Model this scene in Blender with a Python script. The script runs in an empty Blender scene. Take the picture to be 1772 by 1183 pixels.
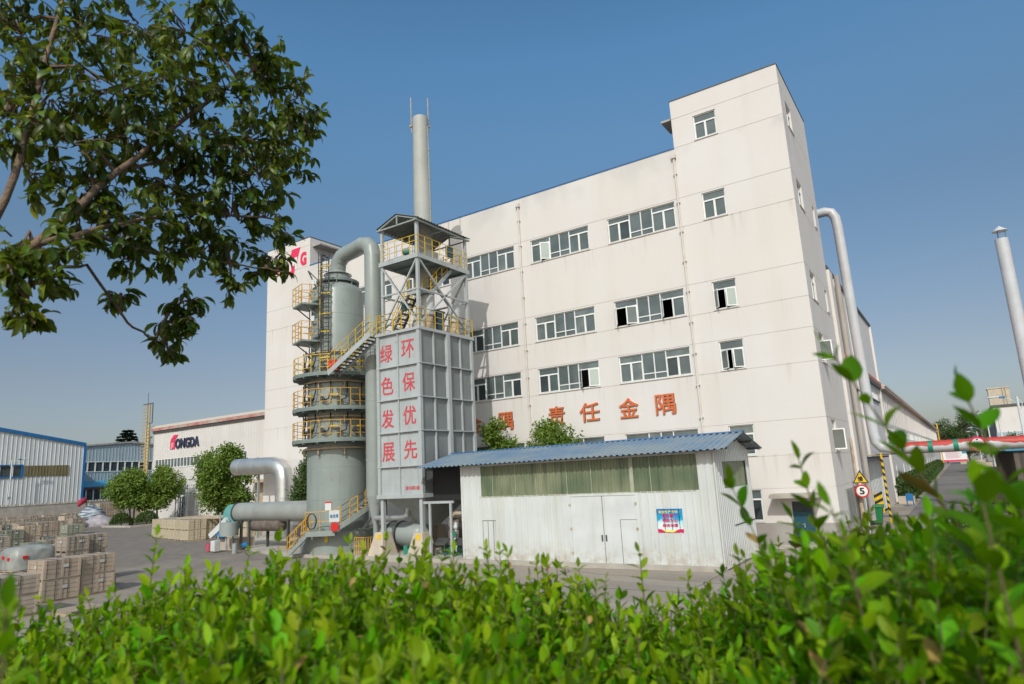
import bpy, math, random
from mathutils import Vector, Matrix
rad = math.radians
RND = random.Random(11)
S = bpy.context.scene
COL = S.collection
# ---------------------------------------------------------------- camera, sky, sun, exposure
cd = bpy.data.cameras.new("camera")
cam = bpy.data.objects.new("camera", cd)
COL.objects.link(cam)
S.camera = cam
PITCH, ROLL, YAW = 0.196148557, -0.0530434286, 0.580976453
def cam_axes():
    f0 = Vector((0, math.cos(PITCH), math.sin(PITCH)))
    u0 = Vector((0, -math.sin(PITCH), math.cos(PITCH)))
    r0 = Vector((1, 0, 0))
    r1 = math.cos(ROLL) * r0 + math.sin(ROLL) * u0
    u1 = -math.sin(ROLL) * r0 + math.cos(ROLL) * u0
    m = Matrix.Rotation(YAW, 3, 'Z')
    return m @ r1, m @ u1, m @ f0
_r, _u, _f = cam_axes()
cam.matrix_world = Matrix(((_r.x, _u.x, -_f.x, 0), (_r.y, _u.y, -_f.y, 0), (_r.z, _u.z, -_f.z, 4.0), (0, 0, 0, 1)))
cd.sensor_width = 36
cd.sensor_fit = 'HORIZONTAL'
cd.lens = 36 * 1147.54 / 1772
cd.clip_start = 0.05
cd.clip_end = 6000
cd.dof.use_dof = True
cd.dof.focus_distance = 36
cd.dof.aperture_fstop = 4.2
SUN_EL, SUN_AZ = 38.0, 21.0          # azimuth measured from -Y towards +X
sund = Vector((math.sin(rad(SUN_AZ)) * math.cos(rad(SUN_EL)), -math.cos(rad(SUN_AZ)) * math.cos(rad(SUN_EL)), math.sin(rad(SUN_EL))))
sl = bpy.data.lights.new("sun", 'SUN')
sl.energy = 2.6
sl.angle = rad(0.55)
sl.color = (1.0, 0.965, 0.915)
so = bpy.data.objects.new("sun", sl)
COL.objects.link(so)
so.rotation_euler = sund.to_track_quat('Z', 'Y').to_euler()
so.location = (20, -40, 60)
wd = bpy.data.worlds.new("World")
S.world = wd
wd.use_nodes = True
wn = wd.node_tree
bg = wn.nodes["Background"]
sky = wn.nodes.new('ShaderNodeTexSky')
sky.sky_type = 'NISHITA'
sky.sun_disc = False
sky.sun_elevation = rad(SUN_EL)
sky.sun_rotation = math.atan2(sund.x, sund.y)
sky.altitude = 0
sky.air_density = 1.0
sky.dust_density = 1.6
sky.ozone_density = 2.0
# hazy low sky, clear blue higher up: tint of the sky by elevation
wtc = wn.nodes.new('ShaderNodeTexCoord'); wsx = wn.nodes.new('ShaderNodeSeparateXYZ'); wrp = wn.nodes.new('ShaderNodeValToRGB'); wmx = wn.nodes.new('ShaderNodeMix')
wn.links.new(wtc.outputs['Generated'], wsx.inputs[0]); wn.links.new(wsx.outputs[2], wrp.inputs[0])
we = wrp.color_ramp.elements
we[0].position = 0.0; we[0].color = (.86, .84, .92, 1)
we[1].position = 1.0; we[1].color = (.78, 1.28, 1.45, 1)
for p_, c_ in ((.07, (.92, .86, .88, 1)), (.15, (.97, .87, .84, 1)), (.34, (.93, 1.05, 1.04, 1)), (.47, (1.03, 1.38, 1.40, 1)), (.56, (1.02, 1.52, 1.62, 1)), (.62, (.93, 1.44, 1.55, 1))):
    k_ = we.new(p_); k_.color = c_
wmx.data_type = 'RGBA'; wmx.blend_type = 'MULTIPLY'; wmx.inputs[0].default_value = 1.0
wn.links.new(sky.outputs[0], wmx.inputs[6]); wn.links.new(wrp.outputs[0], wmx.inputs[7])
# broad warm sky glow added round the sun, out of view, to lift the shadows
wdt = wn.nodes.new('ShaderNodeVectorMath'); wdt.operation = 'DOT_PRODUCT'; wn.links.new(wtc.outputs['Generated'], wdt.inputs[0]); wdt.inputs[1].default_value = sund
wmr = wn.nodes.new('ShaderNodeMapRange'); wmr.inputs[1].default_value = 0.0; wmr.inputs[2].default_value = 1.0; wn.links.new(wdt.outputs['Value'], wmr.inputs[0])
wpw = wn.nodes.new('ShaderNodeMath'); wpw.operation = 'POWER'; wpw.inputs[1].default_value = 3.0; wn.links.new(wmr.outputs[0], wpw.inputs[0])
wgl = wn.nodes.new('ShaderNodeMix'); wgl.data_type = 'RGBA'; wgl.inputs[6].default_value = (0, 0, 0, 1); wgl.inputs[7].default_value = (8.2, 6.4, 3.4, 1); wn.links.new(wpw.outputs[0], wgl.inputs[0])
wad = wn.nodes.new('ShaderNodeMix'); wad.data_type = 'RGBA'; wad.blend_type = 'ADD'; wad.inputs[0].default_value = 1.0
wn.links.new(wmx.outputs[2], wad.inputs[6]); wn.links.new(wgl.outputs[2], wad.inputs[7])
wn.links.new(wad.outputs[2], bg.inputs[0])
bg.inputs[1].default_value = 0.1
S.view_settings.view_transform = 'Standard'
S.view_settings.look = 'None'
S.view_settings.exposure = 0.0
S.view_settings.gamma = 1.0
S.cycles.max_bounces = 8
S.cycles.transparent_max_bounces = 12

# ---------------------------------------------------------------- mesh helpers
ORG = {}
class MB:
    def __init__(s): s.v = []; s.f = []
    def add(s, vs, fs):
        b = len(s.v); s.v.extend([tuple(p) for p in vs]); s.f.extend([tuple(i + b for i in f) for f in fs]); return s
    def hexa(s, c):   # 8 corners: bottom 4 ccw, top 4
        return s.add(c, [(3, 2, 1, 0), (4, 5, 6, 7), (0, 1, 5, 4), (1, 2, 6, 5), (2, 3, 7, 6), (3, 0, 4, 7)])
    def box(s, x0, x1, y0, y1, z0, z1):
        return s.hexa([(x0, y0, z0), (x1, y0, z0), (x1, y1, z0), (x0, y1, z0), (x0, y0, z1), (x1, y0, z1), (x1, y1, z1), (x0, y1, z1)])
    def bar(s, p, q, w, h=None, up=(0, 0, 1)):
        h = h or w
        p = Vector(p); q = Vector(q); d = (q - p).normalized(); up = Vector(up)
        if abs(d.dot(up)) > .99: up = Vector((0, 1, 0))
        a = d.cross(up).normalized() * w / 2; b = a.cross(d).normalized() * h / 2
        return s.hexa([p - a - b, p + a - b, q + a - b, q - a - b, p - a + b, p + a + b, q + a + b, q - a + b])
    def tube(s, pts, r, n=8, caps=True):
        pts = [Vector(p) for p in pts]; m = len(pts)
        rs = r if isinstance(r, (list, tuple)) else [r] * m
        base = len(s.v); prev = None
        for i, p in enumerate(pts):
            d = (pts[min(i + 1, m - 1)] - pts[max(i - 1, 0)]).normalized()
            if prev is None:
                a = d.orthogonal().normalized()
            else:
                a = (prev - d * prev.dot(d))
                a = a.normalized() if a.length > 1e-6 else d.orthogonal().normalized()
            prev = a; b = d.cross(a)
            for k in range(n):
                t = 2 * math.pi * k / n
                s.v.append(tuple(p + (a * math.cos(t) + b * math.sin(t)) * rs[i]))
        for i in range(m - 1):
            for k in range(n):
                s.f.append((base + i * n + k, base + i * n + (k + 1) % n, base + (i + 1) * n + (k + 1) % n, base + (i + 1) * n + k))
        if caps:
            s.f.append(tuple(base + k for k in reversed(range(n)))); s.f.append(tuple(base + (m - 1) * n + k for k in range(n)))
        return s
    def lathe(s, c, prof, n=32, a0=0.0, a1=2 * math.pi, axis='Z'):
        full = abs(a1 - a0 - 2 * math.pi) < 1e-6
        k_ = n if full else n + 1
        b = len(s.v)
        for r, z in prof:
            for k in range(k_):
                t = a0 + (a1 - a0) * k / n
                x, y = r * math.cos(t), r * math.sin(t)
                s.v.append((c[0] + x, c[1] + y, c[2] + z) if axis == 'Z' else ((c[0] + z, c[1] + x, c[2] + y) if axis == 'X' else (c[0] + x, c[1] + z, c[2] + y)))
        for i in range(len(prof) - 1):
            for k in range(n):
                k2 = (k + 1) % k_
                s.f.append((b + i * k_ + k, b + i * k_ + k2, b + (i + 1) * k_ + k2, b + (i + 1) * k_ + k))
        return s
    def cyl(s, c, r, z0, z1, n=24, axis='Z', r1=None):
        return s.lathe(c, [(0, z0), (r, z0), (r if r1 is None else r1, z1), (0, z1)], n, axis=axis)
    def prism(s, poly, f0, f1):   # poly 2d points; f0/f1 map (a,b) to xyz for the two caps
        n = len(poly)
        return s.add([f0(*p) for p in poly] + [f1(*p) for p in poly],
                     [tuple(reversed(range(n))), tuple(range(n, 2 * n))] + [(i, (i + 1) % n, n + (i + 1) % n, n + i) for i in range(n)])
    def quad(s, a, b, c, d): return s.add([a, b, c, d], [(0, 1, 2, 3)])
    def sphere(s, c, r, n=10, m=6, sq=(1, 1, 1)):
        prof = [(math.sin(math.pi * i / m) * r, -math.cos(math.pi * i / m) * r) for i in range(m + 1)]
        b = len(s.v); s.lathe((0, 0, 0), prof, n)
        for i in range(b, len(s.v)):
            p = s.v[i]; s.v[i] = (c[0] + p[0] * sq[0], c[1] + p[1] * sq[1], c[2] + p[2] * sq[2])
        return s
    def build(s, name, mat, parent=None, smooth=None):
        o_ = ORG.get(parent.name, Vector((0, 0, 0))) if parent else Vector((0, 0, 0))
        me = bpy.data.meshes.new(name)
        me.from_pydata([(p[0] - o_.x, p[1] - o_.y, p[2] - o_.z) for p in s.v], [], s.f)
        me.materials.append(mat)
        if smooth:
            me.polygons.foreach_set('use_smooth', [True] * len(me.polygons))
            if smooth is not True: me.set_sharp_from_angle(angle=rad(smooth))
        ob = bpy.data.objects.new(name, me); COL.objects.link(ob)
        if parent: ob.parent = parent; ORG[ob.name] = o_
        else: ORG[ob.name] = Vector((0, 0, 0))
        return ob
def thing(name, label, cat, loc=(0, 0, 0), group=None):
    o = bpy.data.objects.new(name, None); COL.objects.link(o); o.location = loc
    o.empty_display_size = .3
    ORG[o.name] = Vector(loc)
    return tag(o, label, cat, group)
def tag(o, label, cat, group=None, kind=None):
    o['label'] = label; o['category'] = cat
    if group: o['group'] = group
    if kind: o['kind'] = kind
    return o
def struct(o): o['kind'] = 'structure'; return o
def dup(root, loc, label=None, rotz=0.0, scale=None):
    r = root.copy(); COL.objects.link(r); r.location = loc; r.rotation_euler = (0, 0, rotz)
    if scale: r.scale = scale
    if label: r['label'] = label
    ORG[r.name] = Vector(loc)
    for ch in list(root.children):
        c = ch.copy(); COL.objects.link(c); c.parent = r
        for g in list(ch.children):
            d = g.copy(); COL.objects.link(d); d.parent = c
    return r

# ---------------------------------------------------------------- materials
def M(name, c1, c2=None, sc=1.5, rough=.7, metal=0.0, bump=0.0, bsc=40.0, c3=None, streak=0.0, ssc=1.2, lo=.35, hi=.65, rnd=0.0, isl=0.0, trans=None, spec=None, stretch=(1, 1, 1)):
    m = bpy.data.materials.new(name); m.use_nodes = True
    nt = m.node_tree; N = nt.nodes; L = nt.links
    p = N["Principled BSDF"]
    p.inputs['Roughness'].default_value = rough; p.inputs['Metallic'].default_value = metal
    if spec is not None: p.inputs['Specular IOR Level'].default_value = spec
    p.inputs['Base Color'].default_value = (*c1, 1)
    tc = N.new('ShaderNodeTexCoord')
    out = None
    def noise(scale, st=(1, 1, 1), det=6):
        mp = N.new('ShaderNodeMapping'); mp.inputs['Scale'].default_value = st
        L.new(tc.outputs['Object'], mp.inputs[0])
        n = N.new('ShaderNodeTexNoise'); n.inputs['Scale'].default_value = scale; n.inputs['Detail'].default_value = det
        L.new(mp.outputs[0], n.inputs['Vector']); return n.outputs[0]
    def ramp(f, a, b):
        r = N.new('ShaderNodeMapRange'); r.inputs[1].default_value = a; r.inputs[2].default_value = b; r.clamp = True
        L.new(f, r.inputs[0]); return r.outputs[0]
    def mix(f, a, b):
        x = N.new('ShaderNodeMix'); x.data_type = 'RGBA'
        if isinstance(f, float): x.inputs[0].default_value = f
        else: L.new(f, x.inputs[0])
        for i, q in ((6, a), (7, b)):
            if isinstance(q, tuple): x.inputs[i].default_value = (*q, 1)
            else: L.new(q, x.inputs[i])
        return x.outputs[2]
    if c2: out = mix(ramp(noise(sc, stretch), lo, hi), c1, c2)
    if c3:
        f = ramp(noise(ssc, (1, 1, .09)), .5, .72)
        mm = N.new('ShaderNodeMath'); mm.operation = 'MULTIPLY'; mm.inputs[1].default_value = streak; L.new(f, mm.inputs[0])
        out = mix(mm.outputs[0], out or c1, c3)
    if rnd or isl:
        hs = N.new('ShaderNodeHueSaturation')
        if out: L.new(out, hs.inputs['Color'])
        else: hs.inputs['Color'].default_value = (*c1, 1)
        src = N.new('ShaderNodeNewGeometry').outputs['Random Per Island'] if isl else N.new('ShaderNodeObjectInfo').outputs['Random']
        r = N.new('ShaderNodeMapRange'); a = isl or rnd
        r.inputs[3].default_value = 1 - a; r.inputs[4].default_value = 1 + a; L.new(src, r.inputs[0]); L.new(r.outputs[0], hs.inputs['Value'])
        w = N.new('ShaderNodeMath'); w.operation = 'MULTIPLY'; w.inputs[1].default_value = 7.31; L.new(src, w.inputs[0])
        w2 = N.new('ShaderNodeMath'); w2.operation = 'FRACT'; L.new(w.outputs[0], w2.inputs[0])
        r2 = N.new('ShaderNodeMapRange'); r2.inputs[3].default_value = .5 - a * .055; r2.inputs[4].default_value = .5 + a * .045
        L.new(w2.outputs[0], r2.inputs[0]); L.new(r2.outputs[0], hs.inputs['Hue'])
        out = hs.outputs[0]
    if out: L.new(out, p.inputs['Base Color'])
    if bump:
        bn = N.new('ShaderNodeBump'); bn.inputs['Strength'].default_value = bump; bn.inputs['Distance'].default_value = .02
        L.new(noise(bsc), bn.inputs['Height']); L.new(bn.outputs[0], p.inputs['Normal'])
    if trans:
        tb = N.new('ShaderNodeBsdfTranslucent')
        tb.inputs[0].default_value = (*trans[1], 1)
        if out:
            mt = mix(.45, out, trans[1]); L.new(mt, tb.inputs[0])
        ms = N.new('ShaderNodeMixShader'); ms.inputs[0].default_value = trans[0]
        L.new(p.outputs[0], ms.inputs[1]); L.new(tb.outputs[0], ms.inputs[2]); L.new(ms.outputs[0], N['Material Output'].inputs[0])
    return m
m_wall = M("cream_render", (.655, .618, .60), (.625, .582, .55), .22, .85, bump=.15, bsc=25, c3=(.50, .43, .34), streak=.18, ssc=.9)
def stain_wall(m):
    """drip stains under the window sills and grey weathering under the parapet"""
    nt = m.node_tree; N = nt.nodes; L = nt.links; p = N["Principled BSDF"]; src = p.inputs['Base Color'].links[0].from_socket
    tc = [n for n in N if n.type == 'TEX_COORD'][0]; sx = N.new('ShaderNodeSeparateXYZ'); L.new(tc.outputs['Object'], sx.inputs[0])
    def mr(sock, a, b, c=0.0, d=1.0):
        r = N.new('ShaderNodeMapRange'); r.inputs[1].default_value = a; r.inputs[2].default_value = b; r.inputs[3].default_value = c; r.inputs[4].default_value = d; L.new(sock, r.inputs[0]); return r.outputs[0]
    def op(o, a, b):
        x = N.new('ShaderNodeMath'); x.operation = o
        for i, q in enumerate((a, b)):
            if isinstance(q, float): x.inputs[i].default_value = q
            else: L.new(q, x.inputs[i])
        return x.outputs[0]
    def noise(sc, st, det=7):
        mp = N.new('ShaderNodeMapping'); mp.inputs['Scale'].default_value = st; L.new(tc.outputs['Object'], mp.inputs[0])
        n = N.new('ShaderNodeTexNoise'); n.inputs['Scale'].default_value = sc; n.inputs['Detail'].default_value = det; L.new(mp.outputs[0], n.inputs['Vector']); return n.outputs[0]
    band = None
    for z in (17.08, 11.98, 8.71, 4.28):
        b = op('MULTIPLY', mr(sx.outputs[2], z - 1.5, z - .05), op('LESS_THAN', sx.outputs[2], z))
        band = b if band is None else op('MAXIMUM', band, b)
    drip = op('MULTIPLY', band, mr(noise(3.2, (1, 1, .05)), .55, .72, 0, .42))
    top = op('MULTIPLY', mr(sx.outputs[2], 19.6, 21.6), mr(noise(.5, (1, 1, .8), 10), .48, .64, 0, .5))
    top = op('MULTIPLY', top, op('LESS_THAN', sx.outputs[2], 21.72))
    patch = mr(noise(.11, (1, 1, 1.6), 9), .52, .60, 0, .35)
    def mix(f, a, col):
        x = N.new('ShaderNodeMix'); x.data_type = 'RGBA'; L.new(f, x.inputs[0]); L.new(a, x.inputs[6]); x.inputs[7].default_value = (*col, 1); return x.outputs[2]
    src = mix(patch, src, (.64, .595, .54)); src = mix(drip, src, (.40, .33, .26)); src = mix(top, src, (.46, .44, .42))
    L.new(src, p.inputs['Base Color'])
stain_wall(m_wall)
m_wallside = m_wall
m_plinth = M("grey_plinth", (.36, .34, .32), (.30, .27, .25), .8, .85, c3=(.5, .42, .34), streak=.4)
m_drain = M('cream_drainpipe', (.62, .575, .535), (.55, .50, .45), 2, .6)
m_white = M("white_frame", (.78, .78, .76), (.70, .70, .68), 3, .45)
m_glass = M("window_glass", (.115, .145, .145), (.07, .092, .094), .8, .06, spec=.9)
m_glass2 = M("dark_glass", (.03, .04, .044), (.055, .07, .075), .8, .08)
m_glassw = M("whitened_glass", (.42, .47, .43), (.36, .4, .37), .8, .15)
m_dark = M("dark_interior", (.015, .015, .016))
m_bluecap = M("blue_flashing", (.02, .13, .33), (.03, .1, .25), 2, .5)
m_red = M("orange_red_letter", (.62, .13, .03), (.52, .125, .04), 4, .55)
m_magenta = M("crimson_logo", (.72, .03, .10), None, rough=.5)
m_concrete = M("concrete", (.44, .40, .345), (.34, .31, .27), 1.1, .9, bump=.3, bsc=18, c3=(.25, .22, .19), streak=.3)
m_conc_lt = M("pale_concrete", (.52, .44, .34), (.45, .38, .30), 1.5, .9, bump=.3, bsc=30)
m_grey = M("grey_steel_paint", (.31, .345, .335), (.275, .305, .295), .7, .42, c3=(.20, .22, .21), streak=.35, ssc=2.2)
m_grey2 = M("light_grey_steel", (.41, .44, .445), (.37, .395, .40), 1.0, .5, c3=(.25, .26, .255), streak=.3, ssc=2.5)
m_tank = M("tank_grey_green", (.265, .303, .285), (.235, .27, .255), .8, .38, c3=(.17, .21, .195), streak=.45, ssc=3.0)
m_deckg = M("deck_grey_green", (.2, .25, .235), (.17, .21, .2), 2, .55)
m_duct = M("duct_grey", (.30, .315, .295), (.26, .27, .255), 1.2, .4, c3=(.22, .2, .17), streak=.3)
m_silver = M("silver_cladding", (.62, .62, .6), (.52, .52, .51), 1.4, .34, metal=.75)
m_darkst = M("dark_steel", (.05, .055, .055), (.08, .08, .075), 3, .5)
m_yel = M("yellow_paint", (.72, .47, .012), (.6, .38, .012), 5, .45)
m_orange = M("amber_paint", (.66, .36, .03), (.52, .27, .03), 5, .5)
m_rust = M("cream_pipe_paint", (.5, .42, .3), (.38, .27, .17), 4, .6)
m_redp = M("red_paint", (.6, .02, .02), None, rough=.4)
m_teal = M("teal_paint", (.12, .37, .36), (.10, .30, .31), 3, .4, c3=(.2, .2, .16), streak=.3)
m_bluep = M("blue_paint", (.02, .16, .38), (.015, .12, .3), 3, .4)
m_wht = M("white_enamel", (.62, .635, .63), (.55, .565, .56), 1.2, .45, c3=(.40, .37, .31), streak=.2, ssc=3)
m_shedw = M("white_sheet_metal", (.60, .62, .61), (.54, .56, .55), .6, .42, c3=(.42, .36, .25), streak=.28, ssc=2.2)
m_shedroof = M("blue_roof_sheet", (.115, .20, .30), (.19, .25, .295), .55, .45, c3=(.3, .29, .24), streak=.25, ssc=1.0, lo=.42, hi=.6)
m_frp = M("translucent_sheet", (.11, .145, .085), (.26, .27, .17), .45, .35, c3=(.055, .08, .05), streak=.75, ssc=3.2)
m_tgw = M("warm_white_cladding", (.63, .595, .57), (.58, .545, .52), .25, .6, c3=(.48, .43, .37), streak=.25, ssc=.8)
m_whs = M("pale_cladding", (.62, .635, .63), (.56, .575, .565), .25, .55, c3=(.42, .40, .36), streak=.3, ssc=.8)
m_blues = M("grey_blue_cladding", (.36, .43, .46), (.3, .37, .4), .25, .55, c3=(.25, .3, .32), streak=.4, ssc=.9)
m_blueroof = M("bright_blue_sheet", (.03, .27, .45), (.04, .22, .38), .6, .45)
m_asph = None
m_green = M("green_plastic", (.015, .17, .06), None, rough=.45)
m_gsign = M("green_sign", (.012, .20, .115), None, rough=.5)
m_stripe = M("red_band", (.50, .09, .045), (.42, .2, .13), .8, .6)
m_black = M("black_paint", (.015, .015, .016), None, rough=.5)
m_navy = M("navy_lettering", (.03, .035, .07), None, rough=.5)
m_bark = M("bark", (.16, .12, .085), (.10, .075, .055), 8, .9, bump=.6, bsc=40, stretch=(1, 1, .2))

def ground_mat(name, c1, c2, c3, speck):
    """worn paving: broad patches, long tyre-worn streaks along x, fine grit and hairline cracks"""
    m = M(name, c1, c2, .16, .9, bump=.35, bsc=22, lo=.38, hi=.62)
    nt = m.node_tree; N = nt.nodes; L = nt.links; p = N["Principled BSDF"]
    src = p.inputs['Base Color'].links[0].from_socket
    tc = [n for n in N if n.type == 'TEX_COORD'][0]
    def layer(src, st, sc, lo, hi, col, amt, tex='ShaderNodeTexNoise'):
        mp = N.new('ShaderNodeMapping'); mp.inputs['Scale'].default_value = st; L.new(tc.outputs['Object'], mp.inputs[0])
        if tex == 'ShaderNodeTexVoronoi':
            wn_ = N.new('ShaderNodeTexNoise'); wn_.inputs['Scale'].default_value = .9; L.new(mp.outputs[0], wn_.inputs[0])
            wm = N.new('ShaderNodeMix'); wm.data_type = 'VECTOR'; wm.inputs[0].default_value = .35; L.new(mp.outputs[0], wm.inputs[4]); L.new(wn_.outputs[1], wm.inputs[5])
            t = N.new(tex); t.feature = 'DISTANCE_TO_EDGE'; t.inputs['Scale'].default_value = sc; L.new(wm.outputs[1], t.inputs['Vector'])
        else:
            t = N.new(tex); t.inputs['Scale'].default_value = sc; t.inputs['Detail'].default_value = 8; L.new(mp.outputs[0], t.inputs['Vector'])
        r = N.new('ShaderNodeMapRange'); r.inputs[1].default_value = lo; r.inputs[2].default_value = hi; r.inputs[4].default_value = amt; L.new(t.outputs[0], r.inputs[0])
        x = N.new('ShaderNodeMix'); x.data_type = 'RGBA'; L.new(r.outputs[0], x.inputs[0]); L.new(src, x.inputs[6]); x.inputs[7].default_value = (*col, 1)
        return x.outputs[2]
    src = layer(src, (.12, 1, 1), .7, .5, .66, c3, .8)
    src = layer(src, (.3, 1, 1), .5, .58, .72, speck, .75)
    src = layer(src, (1, 1, 1), 9.0, .5, .75, speck, .6)
    src = layer(src, (1, 1, 1), .16, .006, .0, (.08, .07, .06), .7, 'ShaderNodeTexVoronoi')
    L.new(src, p.inputs['Base Color'])
    return m
m_asph = ground_mat("asphalt", (.165, .145, .13), (.125, .112, .102), (.215, .185, .16), (.10, .09, .085))
def spots(m, col, sc, lo, hi, amt, st=(1, 1, 1), zlim=None):
    """irregular rust, mud or chip marks with a shape of their own"""
    nt = m.node_tree; N = nt.nodes; L = nt.links; p = N["Principled BSDF"]; src = p.inputs['Base Color'].links[0].from_socket
    tc = [n for n in N if n.type == 'TEX_COORD'][0]
    mp = N.new('ShaderNodeMapping'); mp.inputs['Scale'].default_value = st; L.new(tc.outputs['Object'], mp.inputs[0])
    no = N.new('ShaderNodeTexNoise'); no.inputs['Scale'].default_value = sc; no.inputs['Detail'].default_value = 9; no.inputs['Roughness'].default_value = .65; L.new(mp.outputs[0], no.inputs['Vector'])
    r = N.new('ShaderNodeMapRange'); r.inputs[1].default_value = lo; r.inputs[2].default_value = hi; r.inputs[4].default_value = amt; L.new(no.outputs[0], r.inputs[0]); f = r.outputs[0]
    if zlim:
        sx = N.new('ShaderNodeSeparateXYZ'); L.new(tc.outputs['Object'], sx.inputs[0])
        z = N.new('ShaderNodeMapRange'); z.inputs[1].default_value = zlim[1]; z.inputs[2].default_value = zlim[0]; L.new(sx.outputs[2], z.inputs[0])
        mm = N.new('ShaderNodeMath'); mm.operation = 'MULTIPLY'; L.new(f, mm.inputs[0]); L.new(z.outputs[0], mm.inputs[1]); f = mm.outputs[0]
    x = N.new('ShaderNodeMix'); x.data_type = 'RGBA'; L.new(f, x.inputs[0]); L.new(src, x.inputs[6]); x.inputs[7].default_value = (*col, 1); L.new(x.outputs[2], p.inputs['Base Color'])
RUST = (.20, .105, .055)
spots(m_tank, RUST, 2.4, .60, .70, .5); spots(m_tank, RUST, 5.0, .60, .74, .45, (1, 1, .06))
spots(m_grey2, RUST, 2.2, .61, .71, .45); spots(m_grey2, RUST, 6.0, .61, .75, .45, (1, 1, .06))
spots(m_duct, RUST, 2.0, .60, .70, .45); spots(m_grey, RUST, 2.2, .6, .7, .4); spots(m_deckg, RUST, 3.0, .58, .68, .5)
spots(m_yel, (.25, .13, .05), 5.0, .58, .66, .6); spots(m_orange, (.25, .12, .05), 5.0, .58, .66, .6)
spots(m_shedw, (.40, .33, .25), 3.0, .38, .62, .75, zlim=(.1, .9)); spots(m_shedw, (.36, .22, .12), 7.0, .63, .74, .55, (1, 1, .07))
spots(m_wht, (.40, .33, .25), 3.0, .42, .64, .6, zlim=(.1, .8)); spots(m_shedroof, (.30, .25, .21), 1.4, .56, .70, .5)
# ---------------------------------------------------------------- text
def text_mesh(body, w, h, name, mat, parent, P, bold=.0, ext=.0, condensed=None):
    """lettering fitted to w x h metres; P maps (a,b,d) centred coordinates to world"""
    cu = bpy.data.curves.new('lettering', 'FONT'); cu.body = body; cu.size = 1; cu.extrude = .5 if ext else 0; cu.resolution_u = 3
    ob = bpy.data.objects.new('lettering', cu); COL.objects.link(ob)
    dg = bpy.context.evaluated_depsgraph_get()
    me = bpy.data.meshes.new_from_object(ob.evaluated_get(dg))
    xs = [v.co.x for v in me.vertices]; ys = [v.co.y for v in me.vertices]
    x0, x1, y0, y1 = min(xs), max(xs), min(ys), max(ys)
    mb = MB()
    sx = w / (x1 - x0); sy = h / (y1 - y0) if h else sx
    k = 0
    for ox, oy in (((0, 0),) if not bold else ((0, 0), (bold, bold), (-bold, bold), (bold, -bold), (-bold, -bold), (bold, 0), (-bold, 0))):
        q = [P((v.co.x + ox - (x0 + x1) / 2) * sx, (v.co.y + oy - (y0 + y1) / 2) * sy, v.co.z * 2 * ext) for v in me.vertices]
        c = Vector(P(0, 0, 0)); n = (Vector(P(1, 0, 0)) - c).cross(Vector(P(0, 1, 0)) - c) * (.0012 * k)
        mb.add([(p[0] + n.x, p[1] + n.y, p[2] + n.z) for p in q], [tuple(p.vertices) for p in me.polygons]); k += 1
    bpy.data.objects.remove(ob); bpy.data.curves.remove(cu); bpy.data.meshes.remove(me)
    return mb.build(name, mat, parent)
def PF(x, y, z, s=1):     # facing -Y
    return lambda a, b, d: (x + a, y - abs(d) if d > 0 else y, z + b)
def PX(x, y, z):          # facing +X
    return lambda a, b, d: (x + max(d, 0), y + a, z + b)
# ================================================================ ground
g = MB(); g.quad((-900, -120, 0), (500, -120, 0), (500, 900, 0), (-900, 900, 0))
m_ground = ground_mat("yard_concrete", (.335, .28, .225), (.275, .232, .19), (.38, .325, .265), (.22, .185, .155))
def blend_asphalt(m):
    # the concrete yard gives way to worn dark asphalt toward the crate field on the left
    nt = m.node_tree; N = nt.nodes; L = nt.links; p = N["Principled BSDF"]; src = p.inputs['Base Color'].links[0].from_socket
    tc = [n for n in N if n.type == 'TEX_COORD'][0]; sx = N.new('ShaderNodeSeparateXYZ'); L.new(tc.outputs['Object'], sx.inputs[0])
    no = N.new('ShaderNodeTexNoise'); no.inputs['Scale'].default_value = .22; no.inputs['Detail'].default_value = 9; L.new(tc.outputs['Object'], no.inputs[0])
    ma = N.new('ShaderNodeMath'); ma.operation = 'MULTIPLY_ADD'; ma.inputs[1].default_value = 34; L.new(no.outputs[0], ma.inputs[0]); L.new(sx.outputs[0], ma.inputs[2])
    r = N.new('ShaderNodeMapRange'); r.interpolation_type = 'SMOOTHSTEP'; r.inputs[1].default_value = -1; r.inputs[2].default_value = -28; r.inputs[4].default_value = .85; L.new(ma.outputs[0], r.inputs[0])
    sc = N.new('ShaderNodeTexNoise'); sc.inputs['Scale'].default_value = 1.3; sc.inputs['Detail'].default_value = 8; L.new(tc.outputs['Object'], sc.inputs[0])
    rr = N.new('ShaderNodeValToRGB'); rr.color_ramp.elements[0].position = .38; rr.color_ramp.elements[0].color = (.128, .109, .095, 1); rr.color_ramp.elements[1].position = .62; rr.color_ramp.elements[1].color = (.182, .154, .132, 1); L.new(sc.outputs[0], rr.inputs[0])
    x = N.new('ShaderNodeMix'); x.data_type = 'RGBA'; L.new(r.outputs[0], x.inputs[0]); L.new(src, x.inputs[6]); L.new(rr.outputs[0], x.inputs[7]); L.new(x.outputs[2], p.inputs['Base Color'])
blend_asphalt(m_ground)
struct(g.build('ground', m_ground))
m_lane = ground_mat("lane_concrete", (.20, .18, .165), (.15, .138, .128), (.235, .21, .185), (.11, .1, .095))
g = MB()
for i in range(16):
    y0 = 52 + i * 14
    g.quad((-3.6, y0, .004), (1.0, y0, .004), (1.0, y0 + 13.94, .004), (-3.6, y0 + 13.94, .004))
struct(g.build('lane', m_lane))
g = MB()      # yard slab joints
for x in range(-20, 20, 6):
    g.box(x - .012, x + .012, 8, 25.2, -.01, .006)
for y in (10.5, 16, 21.5): g.box(-20, 18, y - .012, y + .012, -.01, .0065)
struct(g.build('slab_joints', M("joint_filler", (.10, .09, .08))))
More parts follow.
